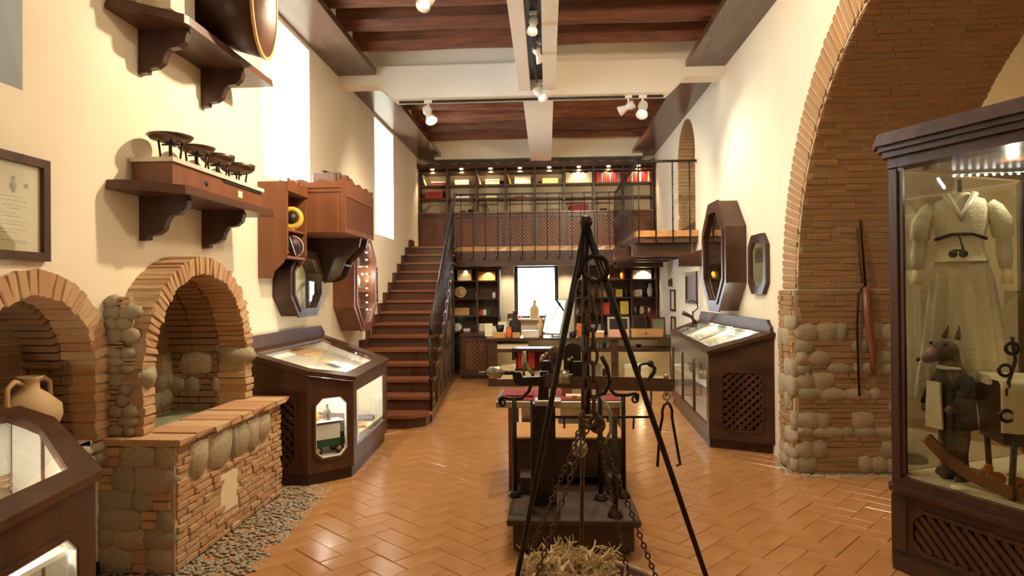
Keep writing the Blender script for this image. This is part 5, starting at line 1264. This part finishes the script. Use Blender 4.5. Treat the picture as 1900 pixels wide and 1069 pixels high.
t = thing('display_stand', 'dark pedestal stand with flat roof and two red tins behind the weighing machine', 'stand', (-.03, 6.5, 0))
px0, px1 = pt(945,0,6.5).x, pt(1030,0,6.5).x
part('roof', MB().box(px0,6.38,1.055,px1,6.62,1.085), WOODH, t); part('shelf', MB().box(px0+.03,6.40,.86,px1,6.60,.88), WOODH, t)
part('end_board', MB().box(px0,6.40,.97,px0+.03,6.60,1.054), WOODH, t); part('back_board', MB().box(px0+.031,6.58,.881,px1,6.60,1.054), BR, t)
part('pole', MB().tube([(.03,6.5,.02),(.03,6.5,.859)], .03, 10).lathe((.03,6.5,.003), [(0,0),(.16,0),(.15,.03),(0,.04)], 18), IRON, t)
exhibit('box', pt(963,0,6.45).x, 6.47, .881, .085, .165, RED, 'red printed tin, left of the pair on the pedestal stand', 'tin', d=.06)
exhibit('box', pt(980,0,6.45).x, 6.47, .881, .065, .165, RED, 'red printed tin, right of the pair on the pedestal stand', 'tin', d=.06)
# ================================================================== TRIPOD WITH HANGING PAN
top = V((.152, 2.5, 1.915))
t = thing('iron_tripod', 'tall black iron tripod with ball finial standing in the foreground', 'tripod', (.2, 2.6, 0))
part('ball_finial', MB().ball(top, .026, 16, 10), IRON, t)
for f_ in ((-.237,2.46,.005),(.775,2.50,.005),(.16,3.40,.005)):
    part('leg', MB().tube([top-V((0,0,.015)), top+(V(f_)-top)*.25, V(f_)], [.016,.0115,.009], 8), IRON, t)
t = thing('hanging_scale', 'rusted chain scale with hooks and round pan hanging from the iron tripod', 'hanging scale', (.15, 2.5, .4))
hp = V((.168, 2.5, 0))
part('top_ring', MB().torus((.185,2.49,1.735), .048, .010, (.2,1,0), 22, 7), IRON, t)
part('shackle', MB().tube([(.12,2.49,1.70),(.14,2.49,1.77),(.15,2.49,1.86)], .009, 7), IRON, t)
def link(mb, a, b, r, ww, odd):
    d = b-a; l = d.length; u = d.normalized(); side = u.cross(V((0,1,0))).normalized()
    n_ = side if odd else u.cross(side).normalized()
    mb.torus((a+b)/2, ww, r, n_, 10, 4, sx=(l*.62)/ww, U=u)
def chain(p, q, ll, r, ww, sag=0.0):
    mb = MB(); p = V(p); q = V(q); n_ = max(2, int((q-p).length/ll)); P = [p.lerp(q, i/n_) - V((0,0,sag*math.sin(PI*i/n_))) for i in range(n_+1)]
    for i in range(n_): link(mb, P[i], P[i+1], r, ww, i % 2)
    return mb
part('main_chain', chain((.175,2.49,1.69), (.175,2.49,1.18), .060, .0062, .015), RUST, t, 'heavy rusted main chain')
part('second_chain', chain((.150,2.47,1.62), (.140,2.47,1.22), .050, .005, .012), RUST, t)
part('hook', MB().tube([(.205,2.48,1.40),(.225,2.48,1.36),(.235,2.48,1.30),(.215,2.48,1.26),(.19,2.48,1.25)], .009, 7), IRON, t)
part('hanging_bar', MB().tube([(.145,2.49,1.50),(.150,2.49,1.18)], .012, 8), IRON, t)
part('side_hook', MB().tube([(.20,2.47,1.25),(.235,2.47,1.19),(.237,2.47,1.12),(.215,2.47,1.07)], .007, 7), STEEL, t)
part('hub_ring', MB().torus((.155,2.49,1.16), .032, .010, (0,1,0), 16, 6).torus((.185,2.49,1.14), .028, .009, (.5,1,0), 16, 6), RUST, t)
BC = V((.150, 2.5, .50)); RB = .30
for a, st_ in ((2.75,(.135,2.49,1.14)),(.95,(.185,2.49,1.13)),(.35,(.19,2.49,1.13)),(3.75,(.15,2.48,1.13))):
    e = BC+V((math.cos(a)*RB*.97, math.sin(a)*RB*.97, .005)); part('chain', chain(st_, e, .023, .0035, .0085), RUST, t)
part('pan', MB().lathe(BC-V((0,0,.13)), [(0,0),(.12,.004),(.23,.04),(.285,.10),(RB,.13),(RB-.008,.133),(.275,.10),(.22,.048),(.11,.014),(0,.010)], 48), COPPER, t)
part('pan_rim', MB().torus(BC, RB, .004, (0,0,1), 56, 5), BRASS, t, 'pale worn rim')
t = thing('ball_weight', 'small brass pear-shaped weight hanging by a hook among the chains', 'weight', (.127, 2.6, .96))
wp_ = pt(1075, 832, 2.60)
part('weight', MB().lathe(wp_-V((0,0,.035)), [(0,0),(.018,.003),(.031,.02),(.034,.036),(.028,.054),(.012,.068),(.008,.080),(0,.082)], 18), BRASS, t)
part('hook', MB().torus(wp_+V((0,0,.058)), .013, .004, (0,1,0), 14, 5).tube([wp_+V((0,0,.07)), wp_+V((.0,-.02,.14)), (.155,2.50,1.135)], .0035, 6), RUST, t)
# dried roots in the pan
rr_ = random.Random(51)
def rootmesh(seed, n=6, ln=.19, r=.011):
    r_ = random.Random(seed); mb = MB(); q = V((0,0,0)); a = 0; e = .2; P = [q]
    for s in range(n): q = q+V((math.cos(a)*math.cos(e), math.sin(a)*math.cos(e), math.sin(e)))*ln/n; a += r_.uniform(-1.3,1.3); e += r_.uniform(-.9,.9); P.append(q)
    mb.tube(P, [r*(1-.12*i) for i in range(n+1)], 6)
    for k in range(6):
        q = P[r_.randrange(1, n)].copy(); a = r_.uniform(0, 6); e = r_.uniform(-.5, 1); Q = [q]
        for s in range(4): q = q+V((math.cos(a)*math.cos(e), math.sin(a)*math.cos(e), math.sin(e)))*.018; a += r_.uniform(-.9,.9); Q.append(q)
        mb.tube(Q, [.0035,.003,.0025,.002,.0012], 4)
    return mb
rts = [solo('dried_root', rootmesh(i), ROOT, 'pale dried root in the tangled heap filling the hanging pan', 'root', 'dried roots heaped in the pan') for i in range(4)]
spots_ = []
for k in range(90):
    a = rr_.uniform(0, 2*PI); r_ = .26*math.sqrt(rr_.random()); x = BC.x-.075+r_*math.cos(a)*.85; y = BC.y+.02+r_*math.sin(a)*.75
    if (V((x,y))-V((BC.x,BC.y))).length > .25: continue
    h = .44+.17*max(0, 1-(r_/.27)**2)*rr_.uniform(.5,1); spots_.append((x,y,h,rr_.uniform(0,6.3),rr_.uniform(-.4,.4)))
for i, (x,y,z,rz,ry) in enumerate(spots_):
    o = rts[i % 4] if i < 4 else dup(rts[i % 4])
    o.location = (x,y,z); o.rotation_euler = (0, ry, rz); o.scale = (.8+.3*rr_.random(),)*3
mb = MB()
for k in range(170):
    a = rr_.uniform(0, 2*PI); r_ = .25*math.sqrt(rr_.random()); x = BC.x-.075+r_*math.cos(a)*.85; y = BC.y+.02+r_*math.sin(a)*.75
    if (V((x,y))-V((BC.x,BC.y))).length > .26: continue
    q = V((x,y,.43+.19*max(0,1-(r_/.26)**2)*rr_.uniform(.5,1.05))); a = rr_.uniform(0,6.3); e = rr_.uniform(-.3,.9); P = [q]
    for s in range(4): q = q+V((math.cos(a)*math.cos(e), math.sin(a)*math.cos(e), math.sin(e)))*rr_.uniform(.012,.024); a += rr_.uniform(-1,1); e += rr_.uniform(-.8,.5); P.append(q)
    mb.tube(P, [.0038,.0036,.003,.0024,.0014], 3)
solo('root_fibres', mb, ROOT, 'tangle of fine pale root fibres filling the hanging pan', 'root fibres', kind='stuff')
# ================================================================== BIG GLASS CASE IN THE ARCH
P0 = V((2.035, 3.97, 0)); d1 = V((.40, -.917, 0)).normalized(); d2 = V((.917, .40, 0)).normalized()
LA, LB = 1.75, 1.25
def cp(a, b, z=0): return P0 + d1*a + d2*b + V((0,0,z))
FA = Fr(P0, d1, (0,0,1), -d2); FBk = Fr(P0, d2, (0,0,1), -d1)
FC = Fr(cp(LA,0), d2, (0,0,1), d1); FD = Fr(cp(0,LB), d1, (0,0,1), d2)
FP_ = Fr(P0, d1, d2, (0,0,1))
t = thing('glass_showcase', 'tall dark wooden glass showcase with heavy cornice and lattice base standing in the brick arch', 'showcase', cp(LA/2, LB/2))
def rect(e): return [(-e,-e),(LA+e,-e),(LA+e,LB+e),(-e,LB+e)]
def rrect(e, c=.03): x0,x1,y0,y1 = -e, LA+e, -e, LB+e; return octa(x0,x1,y0,y1,c,c)
part('skirting', MB().prism(FP_, rrect(.025,.05), .004, .085).prism(FP_, rrect(.010,.05), .086, .10), WOODH, t)
part('deck', MB().prism(FP_, rect(-.035), .545, .56), CREAMC, t, 'pale floor of the showcase')
part('deck_board', MB().prism(FP_, rect(-.002), .50, .544), WOODH, t)
part('rail_moulding', MB().prism(FP_, rrect(.012,.04), .44, .458).prism(FP_, rrect(.035,.05), .459, .49).prism(FP_, rrect(.010,.04), .491, .499), WOODH, t)
for F, ln in ((FA, LA), (FC, LB), (FBk, LB), (FD, LA)):
    hs = [octa(.14, ln-.14, .15, .37, .06, .06)]
    p_ = part('base_panel', MB().prism(F, [(.0,.101),(ln,.101),(ln,.439),(0,.439)], -.03, -.004, [hs[0][::-1]]), WOOD, t)
    part('lattice', lattice(MB(), F, .142, ln-.142, .152, .368, .066, .030, .012, -.020), WALN, p_)
    part('moulding', MB().prism(F, octa(.12, ln-.12, .13, .39, .06, .06), -.003, .006, [hs[0][::-1]]), WALN, p_)
    part('panel_back', MB().fbox(F, .12, ln-.12, .13, .39, -.06, -.05), BLACK, p_)
    part('glass_pane', MB().fbox(F, .062, ln-.062, .561, 2.34, -.022, -.016), GLASSG, t)
for a, b in ((0,0),(LA,0),(0,LB),(LA,LB)):
    sa = 1 if a == 0 else -1; sb = 1 if b == 0 else -1
    m_ = MB().fbox(Fr(cp(a,b), d1*sa, (0,0,1), d2*sb), 0, .06, .50, 2.36, 0, .06, .006).fbox(Fr(cp(a,b), d1*sa, (0,0,1), d2*sb), .061, .085, .56, 2.34, .012, .03).fbox(Fr(cp(a,b), d1*sa, (0,0,1), d2*sb), .012, .03, .56, 2.34, .061, .085)
    part('corner_post', m_, WOOD, t)
    part('base_post', MB().fbox(Fr(cp(a,b), d1*sa, (0,0,1), d2*sb), -.004, .10, .101, .439, -.004, .10, .006), WOOD, t)
part('cornice', MB().prism(FP_, rrect(.01,.02), 2.361, 2.42).prism(FP_, rrect(.045,.05), 2.421, 2.455).prism(FP_, rrect(.07,.07), 2.456, 2.485).prism(FP_, rrect(.10,.10), 2.486, 2.53).prism(FP_, rrect(.085,.09), 2.531, 2.56), WOODH, t)
part('reflection_bar', MB().tube([(2.47,4.10,2.345),(3.0,4.02,2.345)], .008, 6), STEEL, t)  # added bar standing in for a row of lights reflected in the glass
for i in range(12): part('led', MB().ball((2.49+.043*i, 4.09-.0064*i, 2.333), .008, 8, 5), LED, t)  # glowing beads imitate that reflected row
light('POINT', (2.60,3.75,2.31), 3.2, (1,.90,.68), .01, name='case_led_and_fill_light'); light('POINT', (2.75,3.1,2.31), 2.0, (1,.90,.68), .01, name='case_led_and_fill_light')
# dress on a stand
DC = V((2.405, 3.90, 0)); dirv = V((-.5,-.86,0)).normalized(); sd = V((.86,-.5,0)).normalized()*-1
t = thing('lace_dress', 'ivory lace dress with puffed sleeves and pleated skirt on a stand inside the glass showcase', 'dress', (DC.x, DC.y, .57))
Sx = V((.88,-.47,0)).normalized(); Sy = V((-.47,-.88,0)).normalized()
def ring_body(rows, n=48, pleat=0):
    mb = MB(); P = []
    for (z, rx, ry, pl) in rows:
        for k in range(n):
            g = 2*PI*k/n; f_ = 1+pl*math.sin(11*g)+pl*.35*math.sin(23*g+z*3); P.append(DC + Sx*(rx*math.cos(g)*f_) + Sy*(ry*math.sin(g)*f_) + V((0,0,z)))
    fs = [(i*n+k, i*n+(k+1) % n, (i+1)*n+(k+1) % n, (i+1)*n+k) for i in range(len(rows)-1) for k in range(n)]
    return mb.add(P, fs, True)
part('skirt', ring_body([(1.84,.100,.080,0),(1.80,.125,.085,.03),(1.70,.145,.088,.08),(1.50,.160,.088,.14),(1.25,.180,.085,.19),(1.0,.20,.085,.22),(.99,.19,.08,.22)]), CLOTH, t)
part('bodice', ring_body([(1.85,.108,.088,0),(1.92,.115,.092,.01),(2.02,.135,.10,.01),(2.10,.140,.09,.01),(2.155,.120,.06,0),(2.185,.06,.045,0),(2.20,.045,.04,0)]), CLOTH, t)
part('sash', ring_body([(1.80,.112+.03,.115,0),(1.86,.114,.096,0),(1.885,.116,.096,0)]), CREAMC, t)
for sg in (-1, 1):
    o = DC+V((0,0,2.12))+Sx*(sg*.135)
    part('sleeve', MB().tube([o+V((0,0,.015)), o+Sx*(sg*.025)+V((0,0,-.02)), o+Sx*(sg*.055)+V((0,0,-.09)), o+Sx*(sg*.065)+V((0,0,-.18)), o+Sx*(sg*.065)+V((0,0,-.19)), o+Sx*(sg*.07)+V((0,0,-.27)), o+Sx*(sg*.075)+V((0,0,-.36))], [.030,.045,.055,.052,.036,.042,.030], 14), CLOTH, t)
    part('cuff', MB().tube([o+Sx*(sg*.077)+V((0,0,-.361)), o+Sx*(sg*.08)+V((0,0,-.45))], [.024,.028], 12), CREAMC, t)
part('collar', MB().tube([DC+Sy*.04+Sx*-.07+V((0,0,2.19)), DC+Sy*.105+V((0,0,2.05)), DC+Sy*.04+Sx*.07+V((0,0,2.19))], [.020,.028,.020], 8), MARBLE, t)
part('belt', MB().tube([DC+Sx*-.125+Sy*.05+V((0,0,1.93)), DC+Sx*-.05+Sy*.105+V((0,0,1.955)), DC+Sx*.05+Sy*.105+V((0,0,1.955)), DC+Sx*.12+Sy*.06+V((0,0,1.925))], .009, 6), BLACK, t, 'black ribbon at the waist')
part('stand_pole', MB().tube([DC+V((0,0,.563)), DC+V((0,0,2.28))], .012, 8).lathe(DC+V((0,0,.562)), [(0,0),(.14,0),(.13,.02),(0,.03)], 20), IRON, t)
t = thing('opera_glasses', 'small black opera glasses hanging at the waist of the ivory dress', 'opera glasses', DC+Sy*.13+V((0,0,1.83)))
for sg in (-1,1):
    part('barrel', MB().lathe(DC+Sy*.14+Sx*(sg*.024-.02)+V((0,0,1.84)), [(0,0),(.022,0),(.022,.03),(.016,.04),(.016,.07),(0,.07)], 12, Sy), BLACK, t)
part('bridge', MB().tube([DC+Sy*.16+Sx*-.044+V((0,0,1.86)), DC+Sy*.16+Sx*.004+V((0,0,1.86)), DC+Sy*.12+Sx*-.01+V((0,0,1.95))], .008, 6), BLACK, t)
# plush animal in a jacket
def skin(name, verts, edges, parent, m, sub=1):
    org = WL[parent.name]; me = bpy.data.meshes.new(name); me.from_pydata([tuple(V(v[0])-org) for v in verts], edges, []); me.update()
    o = bpy.data.objects.new(name, me); COL.objects.link(o); o.parent = parent; WL[o.name] = org; me.materials.append(m)
    md = o.modifiers.new('skin', 'SKIN'); md.use_smooth_shade = True
    for i, v in enumerate(verts): me.skin_vertices[0].data[i].radius = (v[1], v[2] if len(v) > 2 else v[1])
    me.skin_vertices[0].data[0].use_root = True
    s2 = o.modifiers.new('subsurf', 'SUBSURF'); s2.levels = sub+1; s2.render_levels = sub+1
    return o
A = cp(.27, .165, .562)      # foot point
t = thing('plush_animal', 'brown plush wolf-like toy in dark jacket and white bib inside the glass showcase', 'toy animal', A)
fw = (-d2*.55+d1*-.83).normalized(); fw = V((-.97,-.22,0)); sdv = V((.22,-.97,0))
def g(f_, s_, z): return A + fw*f_ + sdv*s_ + V((0,0,z))
vs = [(g(0,0,.34),.075),(g(.01,0,.50),.085),(g(.02,0,.60),.055),(g(.03,0,.66),.045),(g(.04,0,.745),.085,.08),(g(.11,0,.735),.060,.055),(g(.165,0,.70),.040),(g(.20,0,.685),.030),
      (g(0,.045,.28),.05),(g(.02,.05,.15),.040),(g(-.01,.05,.03),.032),(g(.05,.05,.015),.024),(g(0,-.045,.28),.05),(g(.02,-.05,.15),.040),(g(-.01,-.05,.03),.032),(g(.05,-.05,.015),.024),
      (g(.01,.09,.55),.035),(g(.07,.10,.44),.028),(g(.13,.07,.40),.024),(g(.01,-.09,.55),.035),(g(.05,-.115,.44),.028),(g(.12,-.09,.38),.024)]
eg = [(0,1),(1,2),(2,3),(3,4),(4,5),(5,6),(6,7),(0,8),(8,9),(9,10),(10,11),(0,12),(12,13),(13,14),(14,15),(2,16),(16,17),(17,18),(2,19),(19,20),(20,21)]
skin('body', vs, eg, t, FUR)
for s_ in (-.035,.035): part('ear', MB().lathe(g(.02,s_*1.3,.80), [(.028,0),(.028,.02),(.012,.055),(0,.085)], 8, V((.25,s_*4,1)), 1, .5), FUR, t)
part('eye', MB().ball(g(.10,-.052,.775), .010, 8, 5).ball(g(.10,.052,.775), .009, 8, 5), BLACK, t); part('nose', MB().ball(g(.235,0,.69), .014, 8, 5), BLACK, t)
part('jacket', MB().lathe(A+V((0,0,.30)), [(.115,0),(.112,.06),(.105,.18),(.098,.26),(.070,.31),(.045,.33),(.040,.325),(.09,.25),(.10,.05)], 20, fw*.05+V((0,0,1)), 1, .9), DARKC, t)
for s_ in (-1,1): part('jacket_sleeve', MB().tube([g(.0,.07*s_,.58), g(.03,.115*s_,.50), g(.09,.10*s_,.42)], [.045,.040,.034], 10), DARKC, t)
part('bib', MB().prism(Fr(g(.118,-.01,.36), sdv, (0,0,1), fw), [(-.06,-.06),(.06,-.06),(.045,.20),(-.045,.20)], 0, .012), CLOTH, t, 'white lace bib')
part('neck_ribbon', MB().torus(g(.03,0,.635), .052, .012, (0.1,0,1), 18, 6).tube([g(.02,-.06,.63), g(.03,-.075,.52)], [.014,.018], 6), WHITE, t)
# cradle
C0 = cp(.62, .34, 0); t = thing('cradle', 'dark wooden cradle draped with a pale lace cloth inside the glass showcase', 'cradle', (C0.x, C0.y, .56))
Fc = Fr((C0.x, C0.y, 0), (.97,-.22,0), (0,0,1))
part('box', MB().prism(Fc, [(-.22,.84),(.42,.84),(.46,1.12),(-.26,1.12)], -.17, -.15).prism(Fc, [(-.22,.84),(.42,.84),(.46,1.12),(-.26,1.12)], .15, .17).fbox(Fc, -.24,-.22,.84,1.16,-.149,.149).fbox(Fc,.42,.44,.84,1.16,-.149,.149).fbox(Fc,-.22,.42,.84,.86,-.149,.149), WOOD, t)
dm = MB(); nu, nv = 30, 12; P = []
for i in range(nu+1):
    for j in range(nv+1):
        u = -.27+.74*i/nu; a = j/nv; z = 1.185+.02*math.sin(u*9) if a < .35 else 1.185-(a-.35)*.42; w0 = -.02-.16*min(1, a/.35)-(.025+.012*math.sin(u*55))*(1 if a > .4 else 0); P.append(Fc.p(u, z, -w0))
dm.add(P, [(i*(nv+1)+j, (i+1)*(nv+1)+j, (i+1)*(nv+1)+j+1, i*(nv+1)+j+1) for i in range(nu) for j in range(nv)], True)
part('lace_cover', dm, CLOTH, t, 'pale lace cover with hanging folds')
part('back_cover', MB().fbox(Fc, -.25,.45,1.13,1.18,-.16,.02,.01), CLOTH, t)
part('leg', MB().tube([Fc.p(-.2,.56,.12), Fc.p(-.2,.84,.16)], .015, 8).tube([Fc.p(-.2,.56,-.12), Fc.p(-.2,.84,-.16)], .015, 8), WOOD, t); part('leg', MB().tube([Fc.p(.38,.56,.12), Fc.p(.38,.84,.16)], .015, 8).tube([Fc.p(.38,.56,-.12), Fc.p(.38,.84,-.16)], .015, 8), WOOD, t)
# rocker board, scroll, ducks, wheel
pts_ = [V((-.058,-.025,0))+V((2.20,3.82,.80)),V((2.20,3.695,.70)),V((2.27,3.585,.635)),V((2.34,3.455,.605)),V((2.41,3.305,.60)),V((2.49,3.145,.63))]
rk = MB()
for i in range(len(pts_)-1):
    a, b = pts_[i], pts_[i+1]; d = (b-a).normalized(); n_ = d.cross(V((0,0,1))).normalized(); F = Fr(a, d, n_.cross(d), n_); rk.fbox(F, 0, (b-a).length, -.03, .03, -.012, .012)
solo('rocker_board', rk, REDW, 'curved red-brown wooden rocker lying across the showcase floor', 'rocker')
s0 = Fc.p(-.245, 1.0, .20); sc = MB()
for k, (dx, dz) in enumerate(((0,0),(.03,.12),(-.005,.23),(.03,.34))):
    sc.torus(s0+V((dx,0,dz)), .028, .009, (.3,1,0), 16, 6)
sc.tube([s0+V((.03,0,-.05)), s0+V((.035,0,.06)), s0+V((.01,0,.17)), s0+V((.045,0,.28)), s0+V((.03,0,.40))], .009, 6).tube([s0+V((.03,0,-.43)), s0+V((.03,0,-.05))], .008, 6)
solo('iron_scroll', sc, IRON, 'black wrought iron scroll rod with curled rings beside the cradle', 'scroll')
def duck(x, y, s_, label):
    t = thing('toy_duck', label, 'toy duck', (x, y, .562))
    part('body', MB().ball((x,y,.60+.01*s_), .045*s_, 14, 8, 1.25, .85, .85), ORANGE, t); part('head', MB().ball((x-.035*s_,y,.60+.065*s_), .024*s_, 12, 7), ORANGE, t)
    part('beak', MB().lathe((x-.055*s_,y,.60+.062*s_), [(.010*s_,0),(.004,.022*s_),(0,.024*s_)], 8, (-1,-.2,0)), YEL, t); part('base', MB().box(x-.04*s_,y-.02,.562,x+.04*s_,y+.02,.575), REDW, t)
duck(2.425,3.66,1.0,'larger orange toy duck on the showcase floor'); duck(2.50,3.60,.75,'smaller orange toy duck behind the larger one on the showcase floor')
t = thing('toy_cart', 'small toy cart with a spoked wheel at the front of the showcase floor', 'toy cart', (2.44,3.40,.562))
wc = V((2.425,3.42,.61)); part('wheel', MB().torus(wc, .042, .006, (-.5,-1,0), 22, 6), RUST, t)
sp_ = MB(); ax_ = V((-.5,-1,0)).normalized(); s1 = ax_.cross(V((0,0,1)))
for k in range(4): v_ = s1*math.cos(k*PI/4)+V((0,0,1))*math.sin(k*PI/4); sp_.tube([wc-v_*.04, wc+v_*.04], .003, 4)
part('spokes', sp_, RUST, t); part('bed', MB().fbox(Fr((2.50,3.42,.60),(1,-.4,0),(0,0,1)), -.06,.12,0,.02,-.03,.03).tube([wc, (2.46,3.44,.60)], .006, 5), RUST, t)
wc2 = V((2.52,3.50,.61)); part('wheel', MB().torus(wc2, .042, .006, (-.5,-1,0), 22, 6), RUST, t)
solo('folded_cloth', MB().prism(Fr((2.27,3.66,.562),(1,-.4,0),(.4,1,0),(0,0,1)), [(-.08,-.05),(.15,-.16),(.20,-.02),(.0,.08)], 0, .012), PAPER, 'pale patterned cloth on the front left of the showcase floor', 'cloth')
solo('green_cloth', MB().prism(Fr((2.7,3.5,.562),(1,-.4,0),(.4,1,0),(0,0,1)), [(-.15,-.16),(.25,-.16),(.25,.10),(-.15,.10)], 0, .014), BASIN, 'green cloth spread on the showcase floor under the cradle', 'cloth')
# ---- side room: fireplace and picture
t = thing('fireplace', 'dark arched brick fireplace on the far wall of the side room', 'fireplace', (6.6, 8.95, 0)); F = Fr((0,8.98,0),(1,0,0),(0,0,1),(0,-1,0))
part('surround', MB().prism(F, [(6.0,.0)]+[(6.6+.62*math.cos(PI-PI*i/16), 1.05+.62*math.sin(PI*i/16)) for i in range(17)]+[(7.18,0)], 0, .16, [([(6.2,.02)]+[(6.6+.42*math.cos(PI-PI*i/16), 1.05+.46*math.sin(PI*i/16)) for i in range(17)]+[(7.05,.02)])[::-1]]), BRICKD, t)
part('firebox', MB().box(6.1,8.96,.01,7.15,8.979,1.6), BLACK, t)
t = thing('framed_picture', 'dark framed picture high on the far wall of the side room', 'picture', (6.75, 8.97, 1.9))
part('frame', MB().prism(F, [(6.55,1.92),(7.05,1.92),(7.05,2.66),(6.55,2.66)], 0, .03, [[(6.61,1.98),(6.61,2.60),(6.99,2.60),(6.99,1.98)]]), WOOD, t); part('picture', MB().fbox(F, 6.61,6.99,1.98,2.60,.002,.01), STEEL, t)
